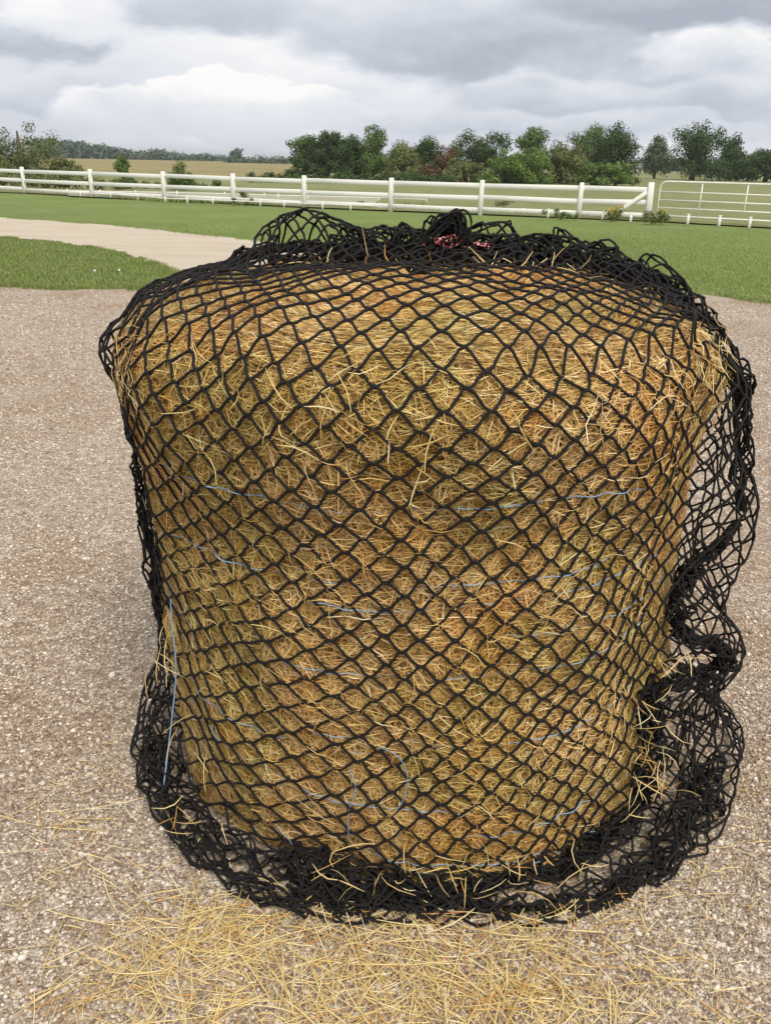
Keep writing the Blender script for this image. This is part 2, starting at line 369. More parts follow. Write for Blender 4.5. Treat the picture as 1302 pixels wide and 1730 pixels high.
# ------------------------------------------------------------------ grass
def inside(P, poly):
    poly = np.array(poly); x, y = P[:, 0], P[:, 1]; r = np.zeros(len(P), bool); j = len(poly)-1
    for i in range(len(poly)):
        xi, yi = poly[i]; xj, yj = poly[j]
        cnd = ((yi > y) != (yj > y)) & (x < (xj-xi)*(y-yi)/(yj-yi+1e-12)+xi); r ^= cnd; j = i
    return r
def blades(P, h, w):
    n = len(P); a = rng.random(n)*6.283; lean = rng.normal(0, .45, (n, 2))*h[:, None]
    d = np.stack([np.cos(a), np.sin(a), 0*a], -1)*w[:, None]
    B = np.concatenate([P, np.zeros((n, 1))], 1)
    mid = B+np.concatenate([lean*.35, h[:, None]*.6], 1); tip = B+np.concatenate([lean, h[:, None]], 1)
    V = np.stack([B-d, B+d, mid-d*.7, mid+d*.7, tip], 1)
    k = 5*np.arange(n)[:, None]
    return V.reshape(-1, 3), k+np.array([[0, 1, 3, 2]]), k+np.array([[2, 3, 4]])
wedge = [gxy(-300, 465), gxy(0, 484), gxy(90, 487), gxy(170, 489), gxy(250, 487), gxy(290, 475), gxy(304, 465), gxy(255, 445), gxy(200, 427), gxy(100, 411), gxy(0, 402), gxy(-300, 378)]
P = np.stack([rng.uniform(-14, -2.5, 420000), rng.uniform(11, 21, 420000)], -1)
P = P[inside(P, wedge)][:140000]
edge_pts = np.concatenate([np.array(a_)+(np.array(b_)-np.array(a_))*rng.random((2600, 1))+rng.normal(0, .07, (2600, 2)) for a_, b_ in zip(wedge[:-1], wedge[1:])])
edge_pts = edge_pts[(np.sin(edge_pts[:, 0]*5.3+edge_pts[:, 1])+.6*np.sin(edge_pts[:, 0]*13.1) > -.2)]
P = np.concatenate([P, edge_pts])
h = rng.uniform(.014, .045, len(P))
edged = np.minimum(np.abs(P[:, 1]-11.85), 3); h *= 1+.5*np.exp(-edged*2.2)+.5*(np.sin(P[:, 0]*3.1+P[:, 1]*2)*np.sin(P[:, 0]*1.3-P[:, 1]*4.1) > .5)
v, f4, f3 = blades(P, h, rng.uniform(.0025, .0055, len(P)))
tag(mesh_obj('grass', v, [f4, f3], M_BLADE), 'short green grass on the wedge between gravel yard and curving driveway', 'grass', kind='stuff')
lawnp = [gxy(1120, 488), gxy(1190, 496.5), gxy(1302, 510.5), gxy(1500, 530), (12, 26), gxy(1110, 376), gxy(516, 351), (-22, 46), (-24, 36)]+DN[:]
lawnp = lawnp
def lawn_pts(n, x0, x1, y0, y1):
    P = np.stack([rng.uniform(x0, x1, n), rng.uniform(y0, y1, n)], -1)
    xs = np.array([q[0] for q in DN]+[q[0] for q in YR[1:]]); ys = np.array([q[1] for q in DN]+[q[1] for q in YR[1:]])
    o = np.argsort(xs); edge = np.interp(P[:, 0], xs[o], ys[o])
    xf = np.array([gnd(q, r)[:2] for q, r in ((45, 327), (393, 346), (660, 354), (973, 367), (1110, 376), (1302, 385))])
    far = np.interp(P[:, 0], xf[:, 0], xf[:, 1])
    k = (P[:, 1] > edge) & (P[:, 1] < far)
    return P[k]
Pa = lawn_pts(190000, 1.0, 10, 11.3, 28); Pb = lawn_pts(90000, -14, 4, 15, 26)
Pa = Pa[rng.random(len(Pa)) < np.clip((28-Pa[:, 1])/16, 0, 1)**1.5]; Pb = Pb[rng.random(len(Pb)) < np.clip((26-Pb[:, 1])/7, 0, 1)]
eb = [np.array(q) for q in DN[1:]]+[np.array(q) for q in YR[:4]]
ee = [np.array(a_)+(np.array(b_)-np.array(a_))*rng.random((3500, 1))+rng.normal(0, .09, (3500, 2)) for a_, b_ in zip([np.array(gxy(1060, 482))]+[np.array(q) for q in YR[:3]], [np.array(q) for q in YR[:4]])]
ee += [np.array(a_)+(np.array(b_)-np.array(a_))*rng.random((2500, 1))+rng.normal(0, .12, (2500, 2)) for a_, b_ in zip(DN[1:4], DN[2:5])]
ee = np.concatenate(ee); ee = ee[(np.sin(ee[:, 0]*4.3+ee[:, 1])+.6*np.sin(ee[:, 0]*11.1) > -.3)]
P = np.concatenate([Pa, Pb, ee])
h = rng.uniform(.012, .034, len(P)); v, f4, f3 = blades(P, h, rng.uniform(.003, .007, len(P)))
M_BLADE2 = mat('lawn_blade', lambda nt, P_: (L(nt, ramp(nt, island(nt), [(0, (.175, .25, .062)), (.5, (.235, .30, .085)), (1, (.33, .355, .14))]), P_.inputs['Base Color'])))
tag(mesh_obj('lawn_grass', v, [f4, f3], M_BLADE2), 'mown lawn grass between the driveway and the white fence', 'grass', kind='stuff')
# tall weeds along the fence line
wl = []
for (x0, y0), (x1, y1) in zip([(0, 322), (152, 333), (268, 342), (393, 346), (516, 350), (660, 354), (808, 361), (973, 367)], [(152, 333), (268, 342), (393, 346), (516, 350), (660, 354), (808, 361), (973, 367), (1110, 376)]):
    a, b = gnd(x0, y0-2), gnd(x1, y1-2); t = rng.random(700)[:, None]
    wl.append((a+(b-a)*t)[:, :2]+rng.normal(0, .22, (700, 2)))
wl = np.concatenate(wl); dens = np.sin(wl[:, 0]*2.1)*.5+np.sin(wl[:, 0]*.7+1)*.5
h = rng.uniform(.05, .16, len(wl))*(1.2+.8*dens)
v, f4, f3 = blades(wl, h, rng.uniform(.008, .018, len(wl)))
tag(mesh_obj('tall_grass', v, [f4, f3], M_BLADE), 'taller unmown grass along the foot of the white fence', 'grass', kind='stuff')
for (x, y), lab in (((161, 474-6), 'small white clover flower left of its twin in the grass wedge'), ((202, 467), 'small white clover flower nearer the bale in the grass wedge')):
    p = gnd(x, y); mb = MB(); tube(mb, [p, p+[.005, 0, .07]], .003, 5); 
    o = empty('clover_flower', p, lab, 'flower', 'white clover flowers in the grass'); mb.obj('stem', M_BLADE, o, loc=p)
    mb = MB(); mb.add(IV*.022+p+[.005, 0, .085], IF); mb.obj('flower_head', M_CLOVER, o, loc=p)

# ------------------------------------------------------------------ hay bale
CY = 2.32
PROF = catmull([(.692, -.004), (.698, .12), (.703, .3), (.706, .5), (.706, .7), (.712, .86), (.735, .98), (.755, 1.08), (.758, 1.16), (.735, 1.215), (.665, 1.265), (.555, 1.303), (.40, 1.33), (.2, 1.342), (.02, 1.345)], 400)
ds = np.r_[0, np.cumsum(np.linalg.norm(np.diff(PROF, axis=0), axis=1))]; SMAX = ds[-1]
SLIP = float(np.interp(1.16, PROF[:300, 1], ds[:300]))
SRIM = float(np.interp(1.245, PROF[:300, 1], ds[:300]))
dP = np.gradient(PROF, axis=0); dP /= np.linalg.norm(dP, axis=1)[:, None]
def prof(s): return np.interp(s, ds, PROF[:, 0]), np.interp(s, ds, PROF[:, 1])
def pnorm(s): return np.interp(s, ds, dP[:, 1]), -np.interp(s, ds, dP[:, 0])     # outward (r, z)
def cx(z): return .108-.036*np.clip(z, 0, 1.4)
BU = .0145; NC = 59; HS = .0330
def lump(th, s):
    return .010*np.sin(3*th+2.2*s)+.008*np.sin(7*th-5*s+1)+.005*np.sin(13*th+9*s+2)+.004*np.sin(5*th+17*s)
def shear(t0): return .26*sstep(R(-8), R(-55), t0)*(1-sstep(R(-120), R(-160), t0))
def jit(i, j):
    return (.22*np.sin(.31*i+.17*j)+.16*np.sin(.23*i-.41*j+1)+.08*np.sin(.67*i+.53*j+2),
            .22*np.sin(.27*i-.19*j+.5)+.18*np.sin(.11*i+.37*j+3)+.08*np.sin(.59*i-.71*j))
def jdamp(j): return sstep(0, 4, j)*(1-sstep(SRIM/HS-9, SRIM/HS-2, j))
def lat2surf(i, j):
    a, b = jit(i, j); t0 = (i+a)*np.pi/NC; s = (j+b*jdamp(j))*HS
    return t0-shear(t0)*np.maximum(SLIP+.1-s, 0)/.7, s
def surf2lat(th, s):
    t0 = th.copy()
    for _ in range(8): t0 = th+shear(t0)*np.maximum(SLIP+.1-s, 0)/.7
    i = t0*NC/np.pi; j = s/HS; a, b = jit(i, j)
    return i-a, j-b*jdamp(j)
def bulge(th, s):
    i, j = surf2lat(th, s)
    b = (np.abs(np.sin(np.pi*(i+j)/2))*np.abs(np.sin(np.pi*(i-j)/2)))**.6
    return b+(.55-b)*sstep(SRIM-.02, SRIM+.08, s)
def hay(th, s, off):
    r, z = prof(s); nr, nz = pnorm(s); o = off+lump(th, s)
    rr = np.maximum(r+nr*o, 0); zz = np.maximum(z+nz*o, .002)
    return np.stack([cx(zz)+rr*np.sin(th), CY-rr*np.cos(th), zz], -1)
bale = empty('hay_bale', (.108, CY, 0), 'round golden hay bale standing upright on the gravel inside a black net', 'hay bale')
BL = np.array([.108, CY, 0])
nT, nS = 720, 330
tg = np.linspace(-np.pi, np.pi, nT, endpoint=False); sg = np.linspace(0, SMAX, nS)
TG, SG = np.meshgrid(tg, sg)
off = -.0115+BU*bulge(TG, SG)+rng.normal(0, .0018, TG.shape)
mesh_obj('hay_core', hay(TG.ravel(), SG.ravel(), off.ravel())-BL, [ring_faces(nS, nT)], M_CORE, bale)
def ribbons(Pk, Nk, wid, taper=(.55, 1, .9, .3)):
    """Pk (n,k,3) centre lines, Nk (n,3) facing"""
    n, k, _ = Pk.shape
    T = np.gradient(Pk, axis=1); T /= np.linalg.norm(T, axis=2)[..., None]+1e-9
    sd = np.cross(T, Nk[:, None]); sd /= np.linalg.norm(sd, axis=2)[..., None]+1e-9
    tp = np.interp(np.linspace(0, 1, k), np.linspace(0, 1, len(taper)), taper)
    w = wid[:, None, None]*tp[None, :, None]*.5
    up = np.cross(sd, T)*w*.55
    V = np.stack([Pk-sd*w-up, Pk+up, Pk+sd*w-up], 2).reshape(-1, 3)         # a shallow roof section: straw is a tube
    b = (3*k*np.arange(n))[:, None, None]; q = 3*np.arange(k-1)[None, :, None]
    f = np.concatenate([b+q+np.array([[0, 1, 4, 3]]), b+q+np.array([[1, 2, 5, 4]])], 1)
    return V, f.reshape(-1, 4)
def hay_strands(n, th, s, L_, wid, h0, hn, follow=True, bias=None, K=4, lift=0.):
    al = rng.random(n)*np.pi if bias is None else bias
    r, _ = prof(s); bend = rng.normal(0, .17, n)
    tt = np.linspace(-.5, .5, K)[None]
    u = tt*L_[:, None]; w = bend[:, None]*L_[:, None]*(tt**2-.08)*1.3
    ca, sa = np.cos(al)[:, None], np.sin(al)[:, None]
    TH = th[:, None]+(u*ca-w*sa)/np.maximum(r, .15)[:, None]; SS = np.clip(s[:, None]+u*sa+w*ca, .01, SMAX-.02)
    o = h0[:, None]+rng.normal(0, hn, (n, K))+lift*(np.abs(tt)*2)**2*rng.random((n, 1))*np.sign(tt+rng.choice([-.6, .6], (n, 1)))
    if follow: o = o+BU*bulge(TH.ravel(), SS.ravel()).reshape(TH.shape)
    P = hay(TH.ravel(), SS.ravel(), o.ravel()).reshape(n, K, 3)
    nr, nz = pnorm(s); Nv = np.stack([nr*np.sin(th), -nr*np.cos(th), nz], -1)
    Nv = Nv+rng.normal(0, .55, Nv.shape); Nv /= np.linalg.norm(Nv, axis=1)[:, None]
    return ribbons(P, Nv, wid)
n = 105000
th = np.where(rng.random(n) < .86, rng.uniform(R(-105), R(105), n), rng.uniform(-np.pi, np.pi, n)); s = rng.random(n)**.93*(SLIP+.74)
top = sstep(SLIP-.02, SLIP+.16, s)
al = np.where(rng.random(n) < .25+.6*top, rng.normal(0, .3, n), rng.random(n)*np.pi)
V, Fq = hay_strands(n, th, s, rng.uniform(.03, .12, n), rng.uniform(.0009, .0023, n), rng.normal(-.0085, .0034, n), .0018, True, al)
tag(mesh_obj('straw', V-BL, [Fq], M_HAY, bale, True), kind='stuff')
# strands that stick out through the net
n = 520
th = rng.uniform(R(-100), R(100), n); s = rng.random(n)**.7*(SLIP+.5)
V, Fq = hay_strands(n, th, s, rng.uniform(.04, .12, n), rng.uniform(.0014, .0027, n), rng.normal(.007, .004, n), .002, False, None, 4, .008)
n2 = 230                                   # tufts round the shoulder
th2 = np.concatenate([rng.normal(R(62), R(14), 140), rng.uniform(R(-90), R(70), 90)]); s2 = SLIP+rng.normal(.02, .08, n2)
V2, F2 = hay_strands(n2, th2, s2, rng.uniform(.03, .10, n2), rng.uniform(.0018, .0032, n2), rng.normal(.014, .007, n2), .004, False, None, 4, .022)
tag(mesh_obj('loose_straw', np.concatenate([V, V2])-BL, [Fq, F2+len(V)], M_STRAW, bale, True), kind='stuff')
# blue twine wraps, half buried
for z, t0, t1, wob in ((.975, -62, 70, .012), (.80, -60, 45, .016), (.765, -20, 66, .012), (.675, 0, 62, .01), (.60, -25, 50, .012), (.43, -20, 55, .012), (.36, -66, -10, .02), (.22, -45, 20, .02),
                       (.16, -5, 48, .012), (.10, -20, 50, .016), (.055, -15, 40, .008), (.28, -60, -30, .02)):
    tt = np.linspace(R(t0), R(t1), 160); sz = z+wob*np.sin(tt*2+z*40)+wob*.25*np.sin(tt*5+z*90)
    o = -.0035+.0045*np.sin(tt*6+z*70)+.003*np.sin(tt*17+z*31)+BU*.75*bulge(tt, sz)
    mb = MB(); tube(mb, hay(tt, sz, o), .0013, 4); mb.obj('twine', M_TWINE, bale, loc=BL)
for pts in ([(640, 1262), (672, 1278), (688, 1310), (684, 1345), (668, 1372)], [(470, 1395), (478, 1408), (488, 1418), (494, 1428)], [(590, 1300), (600, 1330), (590, 1370), (588, 1420)]):
    q = [gnd(x, y, .0) for x, y in pts]
    P3 = []
    for x, y in pts:                          # onto the front of the bale
        d = ray(x, y)
        lo, hi = 1.2, 2.4
        for _ in range(40):
            mm = (lo+hi)/2; p = EYE+d*mm; r_ = math.hypot(p[0]-cx(p[2]), p[1]-CY)
            if r_ > np.interp(max(p[2], 0), PROF[:300, 1], PROF[:300, 0])+.006: lo = mm
            else: hi = mm
        P3.append(EYE+d*lo)
    mb = MB(); tube(mb, catmull(P3, 30), .0011, 4); mb.obj('twine', M_TWINE, bale, loc=BL)
tp = [atY(x, y, Y) for x, y, Y in ((288, 985, 1.98), (290, 1050, 1.97), (296, 1100, 1.96), (297, 1150, 1.95), (291, 1210, 1.94), (284, 1270, 1.92), (277, 1326, 1.88))]
mb = MB(); tube(mb, catmull(tp, 40), .0018, 5); o = mb.obj('twine', M_TWINE, bale, loc=BL); o['label'] = 'loose end of blue twine hanging down'

# ------------------------------------------------------------------ net
netE = empty('hay_net', (.108, CY, 0), 'loose black knotted slow feeder net pulled over the hay bale', 'hay net')
CR = .0032
def cords(G, mask=None, wrap=False, flat=.1, rad=CR, jj=.0, mag=1.15):
    """G (ni, nj, 3) lattice of joint positions (i round, j up); cords join (i,j)-(i+-1,j+1) where i+j is even"""
    ni, nj, _ = G.shape
    if wrap: row = (np.roll(G, -1, 0)-np.roll(G, 1, 0))/2
    else: row = np.gradient(G, axis=0)
    colv = np.gradient(G, axis=1)
    I, J = np.meshgrid(np.arange(ni), np.arange(nj-1), indexing='ij')
    ev = ((I+J) % 2 == 0); I = I[ev]; J = J[ev]
    A0, A1, T0, T1 = [], [], [], []
    for dlt in (1, -1):
        I2 = I+dlt
        if wrap: I2 = I2 % ni; ok = np.ones(len(I), bool)
        else: ok = (I2 >= 0) & (I2 < ni)
        if mask is not None: ok &= mask[I, J] & mask[I2 % ni, J+1]
        i, j, i2 = I[ok], J[ok], I2[ok]
        A0.append(G[i, j]); A1.append(G[i2, j+1])
        T0.append(mag*(dlt*row[i, j]+flat*colv[i, j])); T1.append(mag*(dlt*row[i2, j+1]+flat*colv[i2, j+1]))
    A0, A1, T0, T1 = map(np.concatenate, (A0, A1, T0, T1))
    t = np.array([0, .1, .27, .5, .73, .9, 1.])
    h00 = 2*t**3-3*t**2+1; h10 = t**3-2*t**2+t; h01 = -2*t**3+3*t**2; h11 = t**3-t**2
    P = A0[:, None]*h00[:, None]+T0[:, None]*h10[:, None]+A1[:, None]*h01[:, None]+T1[:, None]*h11[:, None]
    if jj: P[:, 1:-1] += rng.normal(0, jj, P[:, 1:-1].shape)
    P[..., 2] = np.maximum(P[..., 2], .003)
    n, K = P.shape[:2]
    T = np.gradient(P, axis=1); T /= np.linalg.norm(T, axis=2)[..., None]+1e-9
    ref = np.cross(T[:, 3], rng.normal(0, 1, (n, 3)))
    a = np.cross(T, ref[:, None]); a /= np.linalg.norm(a, axis=2)[..., None]+1e-9; b = np.cross(T, a)
    ns = 5; ph = np.arange(ns)*2*np.pi/ns
    rr = rad*(1+.25*(np.exp(-(t/.13)**2)+np.exp(-((1-t)/.13)**2)))*1.0
    V = P[:, :, None]+rr[None, :, None, None]*(np.cos(ph)[None, None, :, None]*a[:, :, None]+np.sin(ph)[None, None, :, None]*b[:, :, None])
    f = ring_faces(K, ns)[None]+(K*ns*np.arange(n))[:, None, None]
    return V.reshape(-1, 3), f.reshape(-1, 4)
class Cords:
    def __init__(s): s.V = []; s.F = []; s.n = 0
    def add(s, VF): V, Fq = VF; s.V.append(V); s.F.append(Fq+s.n); s.n += len(V)
    def obj(s, name, mat_, parent): return mesh_obj(name, np.concatenate(s.V)-BL, [np.concatenate(s.F)], mat_, parent, True)
HEM = np.array([(-180, .80), (-110, .80), (-90, .81), (-70, .81), (-56, .826), (-33, .83), (-15, .845), (0, .80), (5, .79), (14, .82), (26, .87), (35, .88), (43, .877), (54, .90), (63, .93), (75, .93), (97, 1.0), (130, .85), (180, .80)])
RZ = np.array([(0, .93), (.1, .87), (.25, .85), (.36, .895), (.44, .85), (.55, .84), (.65, .83), (.75, .875), (.945, .848), (1.1, .835), (1.18, .80), (1.26, .74)])
LZ = np.array([(0, .83), (.142, .79), (.25, .735), (.373, .705), (.464, .715), (.689, .722), (.915, .735), (1.02, .760), (1.1, .775), (1.18, .775), (1.26, .73)])
JT = int(SRIM/HS)+18; JS = 4                           # rows above ground, skirt rows
def net_point(i, j):
    jp = np.maximum(j, 1.2)
    th, s = lat2surf(i, jp)
    P = hay(th, s, np.full(th.shape, .0090))
    z = P[..., 2]; d = np.degrees((th+np.pi) % (2*np.pi)-np.pi)
    r = np.hypot(P[..., 0]-cx(z), P[..., 1]-CY)
    wr = sstep(48, 76, d)*(1-sstep(118, 145, d))*sstep(1.27, 1.18, z)
    # the bag billows out of the right shoulder but hugs the front
    wl = sstep(-52, -72, d)*(1-sstep(-112, -140, d))*sstep(1.27, 1.18, z)
    wl = np.maximum(wl, .9*sstep(-36, -66, d)*(1-sstep(-112, -140, d))*sstep(.3, .06, z))
    wr = np.maximum(wr, .8*sstep(38, 66, d)*(1-sstep(118, 145, d))*sstep(.42, .2, z))
    rl = np.interp(z, LZ[:, 0], LZ[:, 1]); rr = np.interp(z, RZ[:, 0], RZ[:, 1])
    fold = .022*np.sin(np.radians(d)*9+z*5)+.012*np.sin(np.radians(d)*15-z*8)
    r2 = r+wl*(np.maximum(rl, r)-r)+wr*(np.maximum(rr, r)+fold-r)
    wloose = np.maximum(wl, wr)
    # over the rim the net runs back to the gathered mouth across the top
    jr = SRIM/HS; tt = np.clip((j-jr)/(JT-jr), 0, 1)
    ins = tt > 0
    thr = lat2surf(i, np.minimum(jp, jr))[0]
    lm = (lump(thr, SRIM)+.010)*(1-tt); rr_ = float(np.interp(SRIM, ds, PROF[:, 0]))+lm
    xr, yr = .0612+rr_*np.sin(thr), CY-rr_*np.cos(thr)
    sx = np.sin(thr)*np.where(np.cos(thr) > -.2, 1, .9)
    xb = .15+.52*sx; yb = 2.315-.10*sstep(.5, 1, sx)
    X = xr+(xb-xr)*tt; Yv = yr+(yb-yr)*tt
    rq = np.hypot(X-.0612, Yv-CY); ztop = np.interp(rq, PROF[150:, 0][::-1], PROF[150:, 1][::-1])+.024+np.maximum(lm, 0)+.012*np.abs(np.sin(7*X+4*Yv))*tt+.03*sstep(.75, 1, tt)
    thn = np.arctan2(X-.0612, -(Yv-CY))
    r2 = np.where(ins, rq, r2); z = np.where(ins, ztop, z); th = np.where(ins, thn, th); wloose = np.where(ins, .25, wloose)
    # skirt lying on the ground
    t = np.clip((1.2-j)/(JS+1.2), 0, 1); hem = np.interp(d, HEM[:, 0], HEM[:, 1])
    r3 = np.where(j < 1.2, r2+(hem-r2)*np.minimum(t*1.15, 1)+.012*np.sin(t*6+th*9), r2)
    z3 = np.where(j < 1.2, z*(1-t)**1.5+.030*np.abs(np.sin(t*6+th*8+1))*(1-.6*t)+.005, z)
    return th, r3, z3, np.where(j < 1.2, 1., wloose)
C = Cords()
I, J = np.meshgrid(np.arange(-NC, NC), np.arange(-JS, JT+1), indexing='ij')
th, r, z, wlo = net_point(I.astype(float), J.astype(float))
G = np.stack([cx(z)+r*np.sin(th), CY-r*np.cos(th), z], -1)
def smooth_noise(shape, it=1, wrap=True):
    q = rng.normal(0, 1, shape)
    for _ in range(it):
        q = (2*q+np.roll(q, 1, 0)+np.roll(q, -1, 0)+np.roll(q, 1, 1)+np.roll(q, -1, 1))/6
    return q/q.std()
G += rng.normal(0, 1, G.shape)*.0014+smooth_noise(G.shape, 5)*(.0018+.009*wlo)[..., None]
G[..., 2] = np.maximum(G[..., 2], .006)
if (-JS-NC) % 2: pass
C.add(cords(G, wrap=True, jj=.0006))

def tangle(path, rad, ds_=.030, m=8, layers=2, jitter=.35, squash=1., thin=.5, rc=CR*.95):
    """a bunched length of netting: a rumpled lattice rolled round a path; rad per path point"""
    ds_ *= 1.25; n = max(6, int(sum(np.linalg.norm(np.diff(np.array(path), axis=0), axis=1))/(ds_/2)))
    P = catmull(path, n); rd = np.interp(np.linspace(0, 1, n), np.linspace(0, 1, len(rad)), rad)
    T = np.gradient(P, axis=0); T /= np.linalg.norm(T, axis=1)[:, None]
    a = np.cross(T, [0, 0, 1.]); nrm_ = np.linalg.norm(a, axis=1)[:, None]; a = np.where(nrm_ < .2, np.cross(T, [0, 1., 0]), a); a /= np.linalg.norm(a, axis=1)[:, None]
    b = np.cross(T, a)
    for l in range(layers):
        u = np.arange(n)[:, None]; v = np.arange(m)[None, :]
        ph = 2*np.pi*v/m+.25*np.sin(u*.21+l)+l*.5+.02*u
        rho = (thin+(1-thin)*(.6+.4*np.sin(u*.27+v*.8+l*2.1)*np.cos(v*.8+l+u*.13)))*(1-.22*l)
        q = rd[:, None]*rho
        Gt = P[:, None]+(q*np.cos(ph))[..., None]*a[:, None]+(q*np.sin(ph)*squash)[..., None]*b[:, None]
        Gt = Gt+smooth_noise(Gt.shape, 1)*(jitter*1.1*np.minimum(rd, .04))[:, None, None]
        Gt[..., 2] = np.maximum(Gt[..., 2], .006)
        Gt = np.transpose(Gt, (1, 0, 2)) if m % 2 == 0 else Gt
        C.add(cords(Gt, wrap=(m % 2 == 0), rad=rc*rng.uniform(.9, 1.05), flat=.5, jj=.0012, mag=1.35))
def px(L_): return [atY(x, y, Y) for x, y, Y in L_]
def pg(L_): return [gnd(x, y, z_) for x, y, z_ in L_]
# gathered mouth of the net along the top
tangle(px([(455, 448, 2.30), (510, 440, 2.33), (560, 432, 2.36), (620, 425, 2.36), (680, 425, 2.36), (740, 425, 2.36), (800, 440, 2.36)]), [.012, .020, .030, .042, .045, .046, .04], .05, 8, 2, .55, .8)
tangle(px([(770, 440, 2.34), (840, 438, 2.36), (900, 440, 2.36), (960, 445, 2.34), (1030, 460, 2.30), (1090, 478, 2.26), (1140, 510, 2.2), (1195, 560, 2.12)]), [.040, .046, .05, .05, .042, .036, .03, .022], .05, 8, 2, .55, .8)
tangle(px([(560, 430, 2.5), (700, 425, 2.52), (850, 425, 2.52), (980, 440, 2.5), (1080, 470, 2.4)]), [.04, .045, .045, .04, .03], .05, 8, 2, .5, .8)
tangle(px([(600, 440, 2.28), (690, 442, 2.28), (780, 445, 2.28), (880, 455, 2.26), (980, 470, 2.24)]), [.026, .03, .03, .03, .026], .04, 8, 2, .5, .8)
# open hump of slack net on the left of the mouth
def loop_sheet(path, width, h, ni, nj, seed, jit_=.006):
    """arched slack sheet of netting: path along the foot, bulging up by h"""
    P = catmull(path, ni); u = np.linspace(0, 1, ni)[:, None]; v = np.linspace(0, 1, nj)[None]
    arch = np.sin(np.pi*v)**.7*np.sin(np.pi*np.clip(u*.92+.06, 0, 1))**.55
    Gt = P[:, None]+np.stack([.012*np.sin(u*9+v*7+seed), width*(v-.5)+0*u, h*arch], -1)
    C.add(cords(Gt+rng.normal(0, jit_, Gt.shape), flat=.4, jj=.0012, rad=CR*.95))
loop_sheet(px([(432, 452, 2.34), (480, 428, 2.35), (540, 422, 2.36), (610, 420, 2.36)]), .20, .105, 11, 8, 1, .005)
loop_sheet(px([(590, 425, 2.36), (640, 420, 2.36), (700, 420, 2.36), (730, 420, 2.36)]), .10, .055, 12, 7, 3)
loop_sheet(px([(800, 435, 2.36), (870, 435, 2.36), (940, 440, 2.34), (1010, 452, 2.32), (1080, 470, 2.28)]), .14, .055, 18, 9, 4)
loop_sheet(px([(760, 435, 2.36), (800, 430, 2.36), (850, 432, 2.34), (900, 438, 2.34)]), .12, .05, 12, 9, 5)
loop_sheet(px([(1000, 470, 2.3), (1070, 480, 2.26), (1140, 515, 2.2), (1195, 560, 2.12), (1235, 620, 2.08)]), .12, .05, 18, 8, 6)
# knotted tail of the mouth
for k in range(17):
    o1, o2, o3 = rng.normal(0, 5, 2), rng.normal(0, 4, 2), rng.normal(0, 4, 2); Y = 2.33+rng.normal(0, .02)
    pts = px([(700+o1[0]+k*2, 425+o1[1], Y), (722+o2[0], 393+o2[1]+k*.8, Y), (750+o2[0], 368+o2[1]+k*.9, Y), (775+o3[0]-k*.6, 353+abs(o3[1])+k*.5, Y), (789+o3[0]-k*1., 376+o3[1]+k*.9, Y), (780+o3[0]-k*.8, 418+o1[1], Y)])
    mb = MB(); tube(mb, catmull(pts, 26), CR*.95, 5); C.add((np.concatenate(mb.v), np.concatenate(mb.f[4])))
tangle(px([(705, 425, 2.34), (740, 400, 2.34), (770, 390, 2.34), (778, 425, 2.34)]), [.028, .032, .026, .026], .045, 8, 2, .5)
# roll and nub on the right side
tangle(px([(1246, 885, 2.06), (1215, 922, 2.04), (1180, 950, 2.0), (1155, 985, 1.97), (1142, 1030, 1.96), (1150, 1072, 1.96)]), [.010, .016, .018, .020, .020, .018], .03, 6, 3, .4)
tangle(px([(1140, 1070, 1.96), (1175, 1082, 1.97), (1210, 1092, 1.98), (1226, 1106, 1.98), (1212, 1128, 1.98), (1165, 1148, 1.96), (1120, 1160, 1.93), (1098, 1180, 1.90)]), [.014, .015, .015, .017, .018, .020, .022, .024], .03, 6, 3, .4)
tangle(px([(1100, 1165, 1.90), (1108, 1205, 1.88), (1106, 1250, 1.86), (1092, 1300, 1.84)])+pg([(1075, 1350, .06), (1045, 1395, .05), (1005, 1432, .045)]), [.026, .032, .030, .028, .030, .028, .026], .04, 8, 2, .45)
tangle(px([(1256, 640, 2.1), (1260, 700, 2.1), (1250, 780, 2.1), (1252, 860, 2.08)]), [.010, .014, .016, .012], .05, 6, 2, .5)
tangle(px([(1222, 600, 2.08), (1243, 640, 2.08), (1256, 675, 2.08)]), [.016, .022, .014], .04, 6, 2, .5)
# slack bag lying on the right
tangle(pg([(1165, 1180, .20), (1175, 1240, .14), (1180, 1310, .09), (1165, 1380, .06), (1110, 1440, .05)]), [.05, .055, .055, .05, .04], .06, 8, 1, .5)
tangle(pg([(1200, 1290, .05), (1195, 1350, .03), (1160, 1410, .025), (1090, 1470, .02), (1010, 1515, .02)]), [.035, .04, .03, .03, .025], .055, 8, 1, .5, .7)
# roll along the front foot
tangle(pg([(1020, 1425, .05), (960, 1452, .05), (880, 1472, .04), (800, 1492, .035), (720, 1500, .035), (650, 1500, .04), (580, 1480, .045), (520, 1462, .05), (470, 1450, .04)]), [.026, .026, .026, .024, .026, .032, .040, .040, .026], .04, 8, 2, .45, .8)
tangle(pg([(500, 1500, .02), (580, 1520, .02), (660, 1525, .02), (740, 1520, .02), (830, 1515, .02)]), [.02, .026, .028, .026, .02], .04, 8, 2, .5, .6)
tangle(pg([(790, 1520, .018), (860, 1535, .018), (930, 1530, .018), (1000, 1520, .02), (1070, 1490, .02), (1130, 1450, .02)]), [.02, .022, .022, .024, .024, .02], .05, 8, 1, .5, .7)
